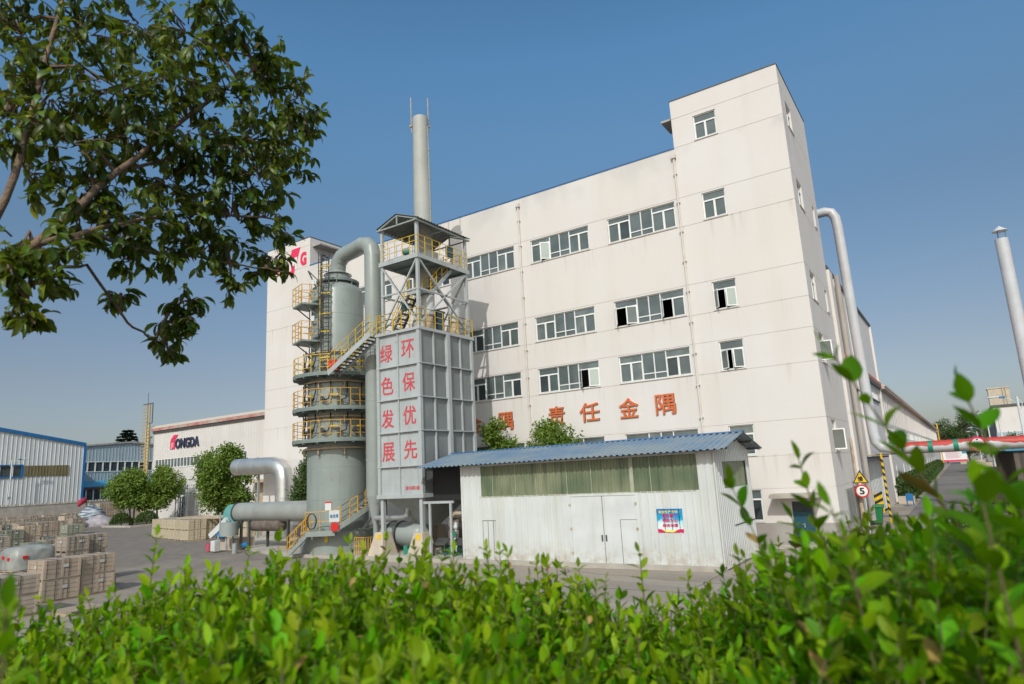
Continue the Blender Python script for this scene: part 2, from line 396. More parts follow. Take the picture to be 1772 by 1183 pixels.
# raised slabs round the plant
g = MB(); poly = [(-49, 31.2), (-45.2, 30.2), (-41, 28.3), (-36, 26.4), (-33, 25.7), (-27.6, 25.55), (-20.4, 25.65), (-8.0, 25.75), (-8.0, 26.2), (-20.4, 31.2), (-20.4, 34.7), (-49, 34.7)]
g.prism(poly, lambda a, b: (a, b, -.05), lambda a, b: (a, b, .17))
struct(g.build('plant_plinth', m_concrete))
g = MB(); g.box(-8.05, -3.0, 33.4, 34.76, -.05, .12); g.box(-8.05, -2.6, 33.0, 33.4, -.05, .06)
struct(g.build('doorstep', m_concrete))
# bank the photographer stands on (faces away from the yard)
FW = Vector((-math.sin(YAW), math.cos(YAW), 0)); RT = Vector((math.cos(YAW), math.sin(YAW), 0))
def UV(u, v, z): p = RT * u + FW * v; return (p.x, p.y, z)
g = MB()
prof = [(-9, 2.4), (2.5, 2.4), (2.9, 2.3), (6.4, -.05)]
for i in range(len(prof) - 1):
    (v0, z0), (v1, z1) = prof[i], prof[i + 1]
    for k in range(-12, 12):
        g.quad(UV(k, v0, z0), UV(k + 1, v0, z0), UV(k + 1, v1, z1), UV(k, v1, z1))
struct(g.build('planting_bank', M("bank_soil", (.09, .065, .04), (.05, .07, .025), 1.5, .95, bump=.8, bsc=12)))

m_glassb = M('curtained_glass', (.165, .195, .19), (.10, .125, .125), 1.6, .1, spec=.8); m_glassc = M('shaded_glass', (.07, .09, .09), (.105, .13, .13), 1.1, .05, spec=.9)
# ================================================================ wall + window tools
def wallgrid(mb, P, u0, u1, z0, z1, holes=(), grooves=(), dep=.16, gd=.018, gw=.011, ucuts=()):
    us = {u0, u1}; zs = {z0, z1}
    for a, b, c, d in holes: us |= {a, b}; zs |= {c, d}
    for u in ucuts: us.add(u)
    G = [q for q in grooves if z0 + .05 < q < z1 - .05]
    for q in G: zs |= {q - gw, q + gw}
    us = sorted(x for x in us if u0 <= x <= u1); zs = sorted(x for x in zs if z0 <= x <= z1)
    for j in range(len(zs) - 1):
        za, zb = zs[j], zs[j + 1]; zc = (za + zb) / 2
        gr = any(abs(zc - q) < gw for q in G)
        for i in range(len(us) - 1):
            ua, ub = us[i], us[i + 1]; uc = (ua + ub) / 2
            if any(a < uc < b and c < zc < d for a, b, c, d in holes): continue
            e = gd if gr else 0
            mb.quad(P(ua, za, e), P(ub, za, e), P(ub, zb, e), P(ua, zb, e))
            if gr:
                mb.quad(P(ua, za, 0), P(ub, za, 0), P(ub, za, e), P(ua, za, e)); mb.quad(P(ua, zb, 0), P(ub, zb, 0), P(ub, zb, e), P(ua, zb, e))
    for a, b, c, d in holes:
        mb.quad(P(a, c, 0), P(b, c, 0), P(b, c, dep), P(a, c, dep)); mb.quad(P(a, d, 0), P(b, d, 0), P(b, d, dep), P(a, d, dep))
        mb.quad(P(a, c, 0), P(a, d, 0), P(a, d, dep), P(a, c, dep)); mb.quad(P(b, c, 0), P(b, d, 0), P(b, d, dep), P(b, c, dep))
def fbox(mb, P, a, b, c, d, e0, e1):
    mb.hexa([P(a, c, e1), P(b, c, e1), P(b, c, e0), P(a, c, e0), P(a, d, e1), P(b, d, e1), P(b, d, e0), P(a, d, e0)])
def sash(win, P, hinge, u0, u1, z0, z1, ang, gm):
    """casement leaf swung outwards; hinge is u0 or u1"""
    w = u1 - u0; s = 1 if hinge == u0 else -1
    def Q(a, z, e):
        x = a * math.cos(ang) * s; out = a * math.sin(ang)
        return P(hinge + x - s * e * math.sin(ang), z, .08 - out + e * math.cos(ang) * .5)
    m = MB(); t = .055
    for (a, b, c, d) in ((0, t, z0, z1), (w - t, w, z0, z1), (t, w - t, z0, z0 + t), (t, w - t, z1 - t, z1)): fbox(m, Q, a, b, c, d, 0, .04)
    o = m.build('sash', m_white, win)
    q = MB(); fbox(q, Q, t, w - t, z0 + t, z1 - t, .015, .025); q.build('pane', gm, win)
def window(par, P, u0, u1, z0, z1, kind, opens=(), dark=(), tr=.40, sill=True):
    m = MB(); gl = {}; dk = .07; t = .055
    def fr(a, b, c, d): fbox(m, P, a, b, c, d, dk, dk + .07)
    def pane(a, b, c, d, mat):
        if mat is m_glass: mat = RND.choice((m_glass, m_glass, m_glassb, m_glassc))
        gl.setdefault(mat.name, (mat, MB()))[1].quad(P(a, c, dk + .04), P(b, c, dk + .04), P(b, d, dk + .04), P(a, d, dk + .04))
    fr(u0, u0 + t, z0, z1); fr(u1 - t, u1, z0, z1); fr(u0 + t, u1 - t, z0, z0 + t); fr(u0 + t, u1 - t, z1 - t, z1)
    leaves = []
    def section(a, b, idx):
        zt = z1 - tr; mid = (a + b) / 2
        fr(a, b, zt - t / 2, zt + t / 2); fr(mid - t / 2, mid + t / 2, z0 + t, zt - t / 2)
        pane(a, b, zt + t / 2, z1 - t, m_glass)
        for k, (c, d) in enumerate(((a, mid - t / 2), (mid + t / 2, b))):
            i = idx * 2 + k
            if i in dict(opens): leaves.append((i, c, d, z0 + t, zt - t / 2))
            else:
                pane(c, d, z0 + t, zt - t / 2, m_glass2 if i in dark else m_glass)
                q = .03
                for (x, y) in ((c, c + q), (d - q, d)): fbox(m, P, x, y, z0 + t, zt - t / 2, dk - .01, dk + .03)
                fbox(m, P, c + q, d - q, z0 + t, z0 + t + q, dk - .01, dk + .03); fbox(m, P, c + q, d - q, zt - t / 2 - q, zt - t / 2, dk - .01, dk + .03)
    if kind == 'wide':
        w3 = (u1 - u0) / 3; a, b = u0 + w3, u0 + 2 * w3
        fr(a - t / 2, a + t / 2, z0 + t, z1 - t); fr(b - t / 2, b + t / 2, z0 + t, z1 - t)
        section(u0 + t, a - t / 2, 0); section(b + t / 2, u1 - t, 1)
        mid = (a + b) / 2; zl = z0 + .36
        fr(mid - t / 2, mid + t / 2, z0 + t, z1 - t); fr(a + t / 2, mid - t / 2, zl - t / 2, zl + t / 2); fr(mid + t / 2, b - t / 2, zl - t / 2, zl + t / 2)
        for (c, d) in ((a + t / 2, mid - t / 2), (mid + t / 2, b - t / 2)):
            pane(c, d, z0 + t, zl - t / 2, m_glass); pane(c, d, zl + t / 2, z1 - t, m_glass)
    elif kind == 'small': section(u0 + t, u1 - t, 0)
    else: pane(u0 + t, u1 - t, z0 + t, z1 - t, m_glass2)
    w = m.build('window', m_white, par)
    for mat, q in gl.values(): q.build('pane', mat, w)
    od = dict(opens)
    for i, c, d, za, zb in leaves:
        ang = od[i]
        sash(w, P, c if i % 2 == 0 else d, c, d, za, zb, rad(ang), m_glassw if RND.random() < .25 else m_glass)
    if sill:
        q = MB(); fbox(q, P, u0 - .04, u1 + .04, z0 - .05, z0, -.05, .07); q.build('sill', m_wall, w)
    return w

# ================================================================ main factory building
YF = 34.76; XS = -5.14
FB = thing('factory_building', 'tall cream rendered factory building with red characters and two corner towers', 'building', (-25, YF, 0))
PFa = lambda u, z, e: (u, YF + e, z)
PSi = lambda u, z, e: (XS - e, u, z)
rows = [(17.1, 18.62), (12.0, 13.53), (8.73, 10.26), (4.3, 5.84)]
groove = [2.63, 4.2, 5.91, 8.64, 10.33, 11.9, 13.63, 17.0, 18.71, 21.75, 23.53]
wide = [(-15.58, -11.38), (-21.02, -16.85), (-26.45, -22.29), (-31.9, -27.73), (-37.35, -33.18)]
holesF = [(a, b, c, d) for a, b in wide for c, d in rows]
small = [(-9.81, -8.55)]
rowsT = rows + [(21.85, 23.3), (1.07, 2.6)]
holesT = [(a, b, c, d) for a, b in small for c, d in rowsT] + [(-7.22, -6.27, .12, 2.0)]
w = MB()
wallgrid(w, PFa, -42.35, -11.05, 0, 21.7, holesF, groove)
wallgrid(w, PFa, -11.05, XS, 0, 24.64, holesT, groove)
wallgrid(w, PFa, -47.9, -42.35, 0, 24.2, [], [q + (0 if q < 20 else -.0) for q in groove])
sideW = [(36.05, 37.45, c, d) for c, d in rows + [(21.65, 23.15)]]
sideN = [(40.5, 41.2, 17.2, 18.5), (40.5, 41.2, 12.1, 13.4)]
wallgrid(w, PSi, YF, 42.4, 0, 24.64, sideW + sideN, groove)
PB = lambda u, z, e: (u, 60 - e, z)
w.quad((-47.9, 60, 0), (-11.05, 60, 0), (-11.05, 60, 21.7), (-47.9, 60, 21.7))
w.quad((-47.9, YF, 0), (-47.9, 60, 0), (-47.9, 60, 21.7), (-47.9, YF, 21.7))
w.quad((-47.9, YF, 21.7), (-47.9, 41.5, 21.7), (-47.9, 41.5, 24.2), (-47.9, YF, 24.2))
PL = lambda u, z, e: (-42.35 - e, u, z)
wallgrid(w, PL, YF, 41.5, 21.7, 24.2, [(35.9, 36.9, 22.0, 23.1)], [23.53])
w.quad((-11.05, YF, 21.5), (-11.05, 42.4, 21.5), (-11.05, 42.4, 24.64), (-11.05, YF, 24.64))
w.quad((-47.9, 41.5, 21.4), (-42.35, 41.5, 21.4), (-42.35, 41.5, 24.2), (-47.9, 41.5, 24.2))
w.quad((-11.05, 42.4, 0), (XS, 42.4, 0), (XS, 42.4, 24.64), (-11.05, 42.4, 24.64))
w.quad((-11.05, 42.4, 0), (-11.05, 60, 0), (-11.05, 60, 21.7), (-11.05, 42.4, 21.7))
w.build('wall', m_wall, FB)
r = MB(); r.quad((-42.35, YF + .2, 21.5), (-11.05, YF + .2, 21.5), (-11.05, 60, 21.5), (-42.35, 60, 21.5))
r.quad((-11.05, YF + .2, 24.5), (XS - .2, YF + .2, 24.5), (XS - .2, 42.4, 24.5), (-11.05, 42.4, 24.5)); r.quad((-47.7, YF + .2, 24.1), (-42.55, YF + .2, 24.1), (-42.55, 41.5, 24.1), (-47.7, 41.5, 24.1))
r.build('roof', M("roof_felt", (.12, .12, .12), None, rough=.9), FB)
# parapet flashing: blue strip on the long roof, thin coping on the towers
r = MB(); r.box(-42.35, -11.05, YF - .03, YF + .22, 21.7, 21.78); r.build('flashing', m_bluecap, FB)
for boxes in (((-11.09, XS + .03, YF - .03, YF + .2, 24.64, 24.69), (XS - .2, XS + .03, YF + .2, 42.4, 24.64, 24.69), (-11.09, -10.9, YF + .2, 42.4, 24.64, 24.69)), ((-47.93, -42.32, YF - .03, YF + .2, 24.2, 24.25), (-42.52, -42.32, YF + .2, 41.5, 24.2, 24.25))):
    for bx_ in boxes: r = MB(); r.box(*bx_); r.build('coping', m_darkst, FB)
op = {(0, 0): [(), (1,)], (1, 0): [(), ()]}
OP = {(0, 0): dict(dark=(1,)), (0, 1): dict(opens=((1, 35),)), (1, 0): dict(opens=((0, 62), (1, 28), (2, 62))), (1, 1): dict(dark=()), (1, 2): dict(dark=(1,)),
      (2, 0): dict(dark=(2,)), (2, 1): dict(opens=((2, 50), (3, 20)), dark=(0,)), (2, 2): dict(dark=(1, 3)), (0, 3): dict(dark=(3,)), (1, 3): dict(opens=((3, 40),))}
for ri, (c, d) in enumerate(rows):
    for wi, (a, b) in enumerate(wide):
        window(FB, PFa, a, b, c, d, 'wide', tr=.34 if ri == 0 else .42, **OP.get((ri, wi), {}))
for ri, (c, d) in enumerate(rowsT):
    a, b = small[0]
    window(FB, PFa, a, b, c, d, 'small', tr=.45, **{1: dict(opens=((0, 55), (1, 30))), 2: dict(opens=((0, 38), (1, 32))), 5: dict(dark=(0, 1))}.get(ri, {}))
for a, b, c, d in sideW + sideN:
    window(FB, PSi, a, b, c, d, 'small' if b - a > 1 else 'single', tr=.45, opens=((0, 80),) if (c in (8.73, 4.3)) else ())
window(FB, PL, 35.9, 36.9, 22.0, 23.1, 'small', tr=.3, dark=(0, 1), sill=False)
for x in (-21.75, -11.12):
    q = MB(); z1 = 21.1; q.tube([(x, YF - .09, z1), (x, YF - .09, .2)], .055, 8)
    q.box(x - .13, x + .13, YF - .2, YF - .005, z1, z1 + .22)
    z = 1.2
    while z < z1: q.box(x - .1, x + .1, YF - .15, YF - .002, z, z + .06); z += 1.72
    q.build('drainpipe', m_drain, FB)
# canopies
q = MB(); q.box(-8.0, -5.78, YF - 1.02, YF + .0, 2.2, 2.36); q.box(-7.95, -5.83, YF - .95, YF, 2.36, 2.4); q.build('door_canopy', m_concrete, FB)
q = MB(); q.box(-11.95, -11.05, 35.6, 37.2, 23.98, 24.1); q.build('roof_canopy', m_concrete, FB)
q = MB(); q.box(-42.35, -41.4, 35.0, 37.5, 23.42, 23.55); q.build('roof_canopy', m_concrete, FB)
q = MB(); q.box(-9.0, -7.22, YF - .014, YF + .02, .0, 1.0); q.box(-6.27, XS + .014, YF - .014, YF + .02, 0, 1.0); q.box(XS - .02, XS + .014, YF + .02, 42.4, 0, .75)
q.box(-47.9, -9.0, YF - .014, YF + .02, 0, 1.0); q.build('plinth', m_plinth, FB)
dr = MB(); dr.box(-7.22, -6.27, YF + .1, YF + .15, .12, 1.45); dr.box(-7.22, -6.27, YF + .09, YF + .12, 1.45, 1.52)
for i in range(3):
    for j in range(5): dr.box(-7.17 + i * .3, -6.93 + i * .3, YF + .085, YF + .1, .18 + j * .25, .38 + j * .25)
door = dr.build('door', M("teal_door", (.015, .085, .135), (.02, .07, .11), 3, .4), FB)
q = MB(); q.box(-7.2, -6.29, YF + .12, YF + .14, 1.53, 1.98); q.build('fanlight', m_glass2, door)
q = MB(); q.box(-6.78, -6.72, YF + .03, YF + .084, .78, 1.0); q.tube([(-6.75, YF + .03, .92), (-6.87, YF + .03, .92)], .015, 6); q.build('handle', m_silver, door)
# big red characters on the wall
for ch, x0, x1 in (('金', -26.75, -25.5), ('隅', -24.08, -23.02), ('责', -20.4, -19.32), ('任', -18.28, -17.02), ('金', -15.75, -14.62), ('隅', -13.58, -12.46)):
    text_mesh(ch, x1 - x0, 1.08, 'wall_character', m_red, FB, PF((x0 + x1) / 2, YF - .015, 7.29), bold=.010, ext=.07)
# logo on the left tower
q = MB(); q.prism([(-45.45, 21.45), (-44.35, 21.45), (-43.55, 23.62), (-44.65, 23.62)], lambda a, b: (a, YF - .012, b), lambda a, b: (a, YF + .005, b)); lg = q.build('logo_panel', m_magenta, FB)
text_mesh('M', .85, .95, 'logo_letter', m_white, FB, PF(-44.45, YF - .02, 22.3), bold=.05, ext=.01)
text_mesh('G', .66, 1.02, 'logo_letter', m_magenta, FB, PF(-43.16, YF - .012, 22.5), bold=.05, ext=.01)
text_mesh('BB', 1.0, .9, 'logo_letter', m_magenta, FB, PF(-46.0, YF - .012, 22.15), bold=.03, ext=.01)
# louvred notice doors and low fittings on the side wall
q = MB()
for a in (37.3, 39.8):
    q.box(XS - .01, XS + .05, a, a + 2.4, .78, 2.38)
    for k in range(14): q.box(XS + .05, XS + .07, a + .1, a + 2.3, .88 + k * .105, .93 + k * .105)
q.build('louvre_panel', M("louvre_grey", (.3, .31, .29), (.25, .26, .24), 4, .6, c3=(.2, .1, .05), streak=.4), FB)
q = MB(); q.tube([(XS + .25, 40.6, 2.4), (XS + .25, 40.6, .15)], .13, 10); q.tube([(XS + .12, 41.2, 5.0), (XS + .12, 41.2, .2)], .06, 8); q.build('service_pipe', m_rust, FB)

# ================================================================ hall behind the right tower and the long workshop
HB = thing('side_hall', 'cream side hall with dark roof cap and red band behind the right tower', 'building', (XS, 54, 0))
XH = XS - .06
PH = lambda u, z, e: (XH - e, u, z)
hw = [(45.9, 49.6, 8.3, 9.4), (56.8, 63.3, 8.3, 9.4)]
w = MB(); wallgrid(w, PH, 42.4, 65.4, 0, 15.1, hw + [(49.0, 58.5, .0, 3.78)], [], dep=.25)
w.quad((XH, 65.4, 9), (-40, 65.4, 9), (-40, 65.4, 15.1), (XH, 65.4, 15.1)); w.quad((XH - 12, 42.4, 0), (XH - 12, 65.4, 0), (XH - 12, 65.4, 15.1), (XH - 12, 42.4, 15.1))
w.build('wall', m_wall, HB)
q = MB(); q.quad((XH, 42.4, 15.05), (-40, 42.4, 15.05), (-40, 65.4, 15.05), (XH, 65.4, 15.05)); q.box(XH - .1, XH + .12, 42.4, 65.5, 15.1, 15.3); q.build('roof', m_darkst, HB)
for bx_ in ((XH + .0, XH + .22, 42.45, 43.6, 0, 15.0), (XH, XH + .1, 45.05, 45.35, 0, 15.0), (XH, XH + .16, 50.2, 50.7, 3.8, 15.0), (XH, XH + .16, 65.0, 65.4, 0, 15.0)): q = MB(); q.box(*bx_); q.build('pilaster', m_wall, HB)
q = MB(); q.tube([(XH + .35, 44.3, 15), (XH + .35, 44.3, .3)], .16, 10); q.build('downpipe', m_plinth, HB)
q = MB(); q.box(XH, XH + .26, 43.6, 65.0, 9.72, 10.0); q.build('red_band', m_stripe, HB)
q = MB(); q.box(XH, XH + .24, 43.6, 65.0, 9.5, 9.72); q.build('dark_band', m_darkst, HB)
for a, b, c, d in hw:
    f = MB(); f.box(XH - .1, XH - .06, a, b, c, d)
    wn_ = f.build('window', m_glass, HB); f = MB(); k = a
    while k < b: f.box(XH - .06, XH - .02, k, k + .07, c, d); k += .55
    f.box(XH - .065, XH - .015, a, b, d - .08, d - .002); f.box(XH - .065, XH - .015, a, b, c + .002, c + .08)
    f.build('frame', m_white, wn_); f = MB(); f.box(XH - .02, XH + .12, a - .05, b + .1, c - .1, c); f.build('sill', m_darkst, wn_)
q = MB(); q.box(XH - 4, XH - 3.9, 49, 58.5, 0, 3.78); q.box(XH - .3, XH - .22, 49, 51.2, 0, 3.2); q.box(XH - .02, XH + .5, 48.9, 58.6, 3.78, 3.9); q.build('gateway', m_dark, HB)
q = MB(); q.box(XH - .24, XH - .18, 51.2, 58.4, 0, 3.6)
for k in range(8): q.box(XH - .18, XH - .15, 51.6 + k * .9, 51.64 + k * .9, 0, 3.6)
q.build('sliding_door', m_shedw, HB)
WB = thing('long_workshop', 'long low cream workshop with red edged roof running away along the lane', 'building', (XS, 140, 0))
w = MB(); lw = [(67 + i * 10.0, 75.6 + i * 10.0, 5.55, 6.5) for i in range(15)]
wallgrid(w, PH, 65.4, 216, 0, 9.6, lw, [], dep=.2)
w.quad((XH, 216, 0), (-40, 216, 0), (-40, 216, 9.6), (XH, 216, 9.6))
for k in range(75): w.box(XH, XH + .06, 66 + k * 2, 66.12 + k * 2, 6.7, 9.5)
w.build('wall', m_wall, WB)
q = MB(); q.add([(XH + .5, 65.4, 9.75), (XH + .5, 216, 9.75), (-26, 216, 12.2), (-26, 65.4, 12.2)], [(0, 1, 2, 3)]); q.box(XH - .05, XH + .5, 65.4, 216, 9.75, 9.95); q.build('roof', M("pale_roof", (.5, .42, .36), None), WB)
q = MB(); q.box(XH, XH + .45, 65.4, 216, 9.55, 9.75); q.build('eaves_band', M('faded_eaves', (.42, .26, .20), (.46, .36, .31), .8, .7), WB)
for a, b, c, d in lw:
    f = MB(); f.box(XH - .1, XH - .06, a, b, c, d); wn_ = f.build('window', m_glass2, WB); f = MB(); k = a
    while k < b: f.box(XH - .06, XH - .01, k, k + .09, c, d); k += 1.05
    f.box(XH - .065, XH - .005, a, b, d - .08, d - .002); f.box(XH - .065, XH - .005, a, b, c + .002, c + .08)
    f.build('frame', m_white, wn_)
q = MB()
for i in range(13):
    y = 70 + i * 9; q.box(XH, XH + .08, y, y + 2.2, 1.0, 2.9)
q.build('shutter', m_whs, WB)
LT = thing('caged_ladder', 'yellow caged ladder at the far end of the long workshop', 'ladder', (XS + .3, 217, 0))
q = MB()
for s in (-.5, .5): q.bar((XS + .4, 217 + s * 2, 0), (XS + .4, 217 + s * 2, 11.5), .25)
for k in range(20): q.bar((XS + .4, 216, .6 + k * .55), (XS + .4, 218, .6 + k * .55), .2)
q.build('rungs', m_orange, LT)
# ================================================================ plant tools
def rail(mb, pts, h=1.0, n=3, step=1.0, r=.022, kick=False, closed=False):
    pts = [Vector(p) for p in pts]
    if closed: pts = pts + [pts[0]]
    for i in range(len(pts) - 1):
        a, b = pts[i], pts[i + 1]; L = (b - a).length; k = max(1, round(L / step))
        for j in range(k + (1 if i == len(pts) - 2 else 0)):
            p = a.lerp(b, j / k); mb.bar(p, p + Vector((0, 0, h)), r * 1.7)
        for q in range(n):
            z = Vector((0, 0, h * (q + 1) / n)); mb.bar(a + z, b + z, r * 1.5)
def flight(par, p0, p1, side, w, mstr, mtread, mrail, hr=1.0, rails=(0, 1), posts=5, nt=None, ht=.3):
    """straight stair from p0 (foot) to p1 (head); side = horizontal unit vector across"""
    p0 = Vector(p0); p1 = Vector(p1); sd = Vector(side)
    for k in (0, 1):
        s = sd * (w * k)
        m = MB(); m.bar(p0 + s, p1 + s, .04, ht); m.build('stringer', mstr, par)
    n = nt or max(3, int(abs(p1.z - p0.z) / .22)); m = MB(); d = p1 - p0; hd = Vector((d.x, d.y, 0)).normalized() * .12
    for i in range(1, n):
        c = p0 + d * (i / n) + sd * .03
        e = sd * (w - .06)
        m.hexa([c - hd, c + hd, c + hd + e, c - hd + e, c - hd + Vector((0, 0, .035)), c + hd + Vector((0, 0, .035)), c + hd + e + Vector((0, 0, .035)), c - hd + e + Vector((0, 0, .035))])
    m.build('treads', mtread, par)
    for k in rails:
        s = sd * (w * k); m = MB(); m2 = MB()
        for i in range(posts + 1):
            c = p0 + d * (i / posts) + s; m.bar(c, c + Vector((0, 0, hr)), .034)
        for q in (hr, hr * .66, hr * .33):
            for i in range(posts):
                a = p0 + d * (i / posts) + s + Vector((0, 0, q)); b = p0 + d * ((i + 1) / posts) + s + Vector((0, 0, q))
                (m if i % 2 == 0 or q == hr else m2).bar(a, b, .027)
        m.build('handrail', mrail, par)
        if m2.v: m2.build('handrail', m_darkst, par)
def arc(c, r, z, a0, a1, n=24): return [(c[0] + r * math.cos(a0 + (a1 - a0) * i / n), c[1] + r * math.sin(a0 + (a1 - a0) * i / n), z) for i in range(n + 1)]

# ================================================================ scrubber tower
TC = (-31.5, 28.07, 0)
TK = thing('scrubber_tower', 'tall round grey green scrubber tower ringed by yellow railed platforms', 'industrial tower', (TC[0], TC[1], .17))
q = MB(); q.lathe(TC, [(0, .17), (2.15, .17), (2.15, 1.3), (1.8, 1.34)], 48); q.build('base_drum', m_tank, TK, 40)
q = MB(); q.lathe(TC, [(1.8, 1.3), (1.8, 6.4), (1.8, 10.3), (1.62, 11.2)], 56)
for z in (3.1, 4.95): q.lathe((TC[0], TC[1], z), [(1.8, -.02), (1.808, -.012), (1.808, .012), (1.8, .02)], 56)
q.build('lower_shell', m_tank, TK, 40)
q = MB(); q.lathe(TC, [(1.62, 11.2), (1.6, 15.75), (1.5, 16.0), (.95, 16.45), (.95, 16.6)], 56)
for z in (12.6, 14.2): q.lathe((TC[0], TC[1], z), [(1.6, -.02), (1.612, -.012), (1.612, .012), (1.6, .02)], 56)
q.build('upper_shell', m_tank, TK, 40)
q = MB(); q.lathe(TC, [(.95, 16.42), (1.32, 16.40), (1.34, 16.55), (.95, 16.5)], 40); 
for i in range(8):
    a = i * math.pi / 4; q.bar((TC[0] + 1.28 * math.cos(a), TC[1] + 1.28 * math.sin(a), 16.45), (TC[0] + 1.28 * math.cos(a), TC[1] + 1.28 * math.sin(a), 15.95), .05)
q.build('top_ring', m_deckg, TK, 40)
q = MB(); q.lathe(TC, [(.5, 16.6), (.85, 16.62), (.85, 16.76), (.5, 16.78)], 36); q.lathe(TC, [(.78, 16.78), (.78, 17.0), (.5, 17.25)], 36); q.build('top_flange', m_tank, TK, 40)
q = MB(); q.tube(arc(TC, .84, 17.02, 0, 2 * math.pi, 28), .035, 6); q.build('hoop_rail', m_darkst, TK)
CAMA = math.atan2(-TC[1], -TC[0])       # direction of the yard from the tower
for z, zz in ((6.45, 'a'), (8.3, 'b'), (10.32, 'c')):
    q = MB(); q.lathe(TC, [(1.78, z), (2.66, z), (2.66, z - .09), (2.62, z - .09), (2.62, z - .04), (1.78, z - .04)], 56)
    for i in range(16):
        a = i * math.pi / 8
        q.bar((TC[0] + 1.8 * math.cos(a), TC[1] + 1.8 * math.sin(a), z - .11), (TC[0] + 2.64 * math.cos(a), TC[1] + 2.64 * math.sin(a), z - .11), .06, .12)
    q.lathe(TC, [(2.64, z), (2.665, z), (2.665, z + .12), (2.64, z + .12)], 56)
    dk = q.build('platform', m_deckg, TK, 35)
    g1 = MB(); g2 = MB()
    n = 28
    P = arc(TC, 2.62, z, 0, 2 * math.pi, n)
    gap = (lambda i: z > 10 and abs(((i + .5) * 2 * math.pi / n - math.atan2(26.5 - TC[1], -29.3 - TC[0]) + math.pi) % (2 * math.pi) - math.pi) < .2)
    for i in range(n):
        a, b = Vector(P[i]), Vector(P[i + 1])
        if gap(i): continue
        g1.bar(a, a + Vector((0, 0, 1.15)), .032); g1.bar(a + Vector((0, 0, 1.15)), b + Vector((0, 0, 1.15)), .032)
        for h in (.4, .78): (g1 if i % 3 != 1 else g2).bar(a + Vector((0, 0, h)), b + Vector((0, 0, h)), .026)
    g1.build('railing', m_orange if z < 10 else m_yel, TK); g2.build('railing', m_darkst, TK)
    q = MB(); q.tube(arc(TC, 1.98, z - .42 if z < 10 else z - .36, 0, 2 * math.pi, 40), .06, 7, caps=False)
    for i in range(8):
        a = i * math.pi / 4 + .25
        p = (TC[0] + 1.98 * math.cos(a), TC[1] + 1.98 * math.sin(a), z - .42); q.tube([p, (p[0], p[1], z - .85)], .05, 6)
    q.build('ring_pipe', m_rust, TK, True)
    q = MB(); hz = MB()
    for i in range(9):
        a = CAMA - 1.9 + i * .48; d = Vector((math.cos(a), math.sin(a), 0)); c = Vector((TC[0], TC[1], z + .62))
        q.tube([c + d * 1.75, c + d * 2.02], .085, 8); q.tube([c + d * 2.0, c + d * 2.06], .15, 10)
        t = Vector((-d.y, d.x, 0))
        hz.tube([c + d * 2.02, c + d * 2.1 + t * .12 - Vector((0, 0, .12)), c + d * 2.05 + t * .42 - Vector((0, 0, .02)), c + d * 1.95 + t * .5 + Vector((0, 0, .45)), c + d * 1.98 + t * .52 + Vector((0, 0, 1.0))], .04, 6)
        if i % 2 == 0: q.tube([c + d * 2.05 - Vector((0, 0, .62)), c + d * 2.05 - Vector((0, 0, .1))], .045, 6)
    q.build('nozzles', m_darkst, TK, 40); hz.build('hoses', m_black, TK, True)
    q = MB()
    for i in range(5):
        a = CAMA - 1.7 + i * .8; d = Vector((math.cos(a), math.sin(a), 0)); c = Vector((TC[0], TC[1], z + .84)); q.bar(c + d * 2.0 + Vector((-d.y, d.x, 0)) * .2, c + d * 2.0 - Vector((-d.y, d.x, 0)) * .2, .09)
    q.build('valve_handles', m_yel, TK)
q = MB(); q.tube(arc(TC, 1.78, 11.78, 0, 2 * math.pi, 40), .065, 7, caps=False); q.tube([(TC[0] - 1.75, TC[1] - .4, 11.78), (TC[0] - 1.85, TC[1] - .5, 10.0)], .07, 7); q.build('ring_pipe', m_rust, TK, True)
# red hose cabinet on the top platform
a = CAMA - .12; d = Vector((math.cos(a), math.sin(a), 0)); c = Vector(TC) + d * 2.3 + Vector((0, 0, 10.75))
hc = MB(); hc.bar(c - Vector((0, 0, .38)), c + Vector((0, 0, .38)), .5, .42, up=(d.x, d.y, 0)); tag(hc.build('hose_cabinet', m_redp), 'red hose cabinet standing on the scrubber tower platform beside the stair', 'cabinet')
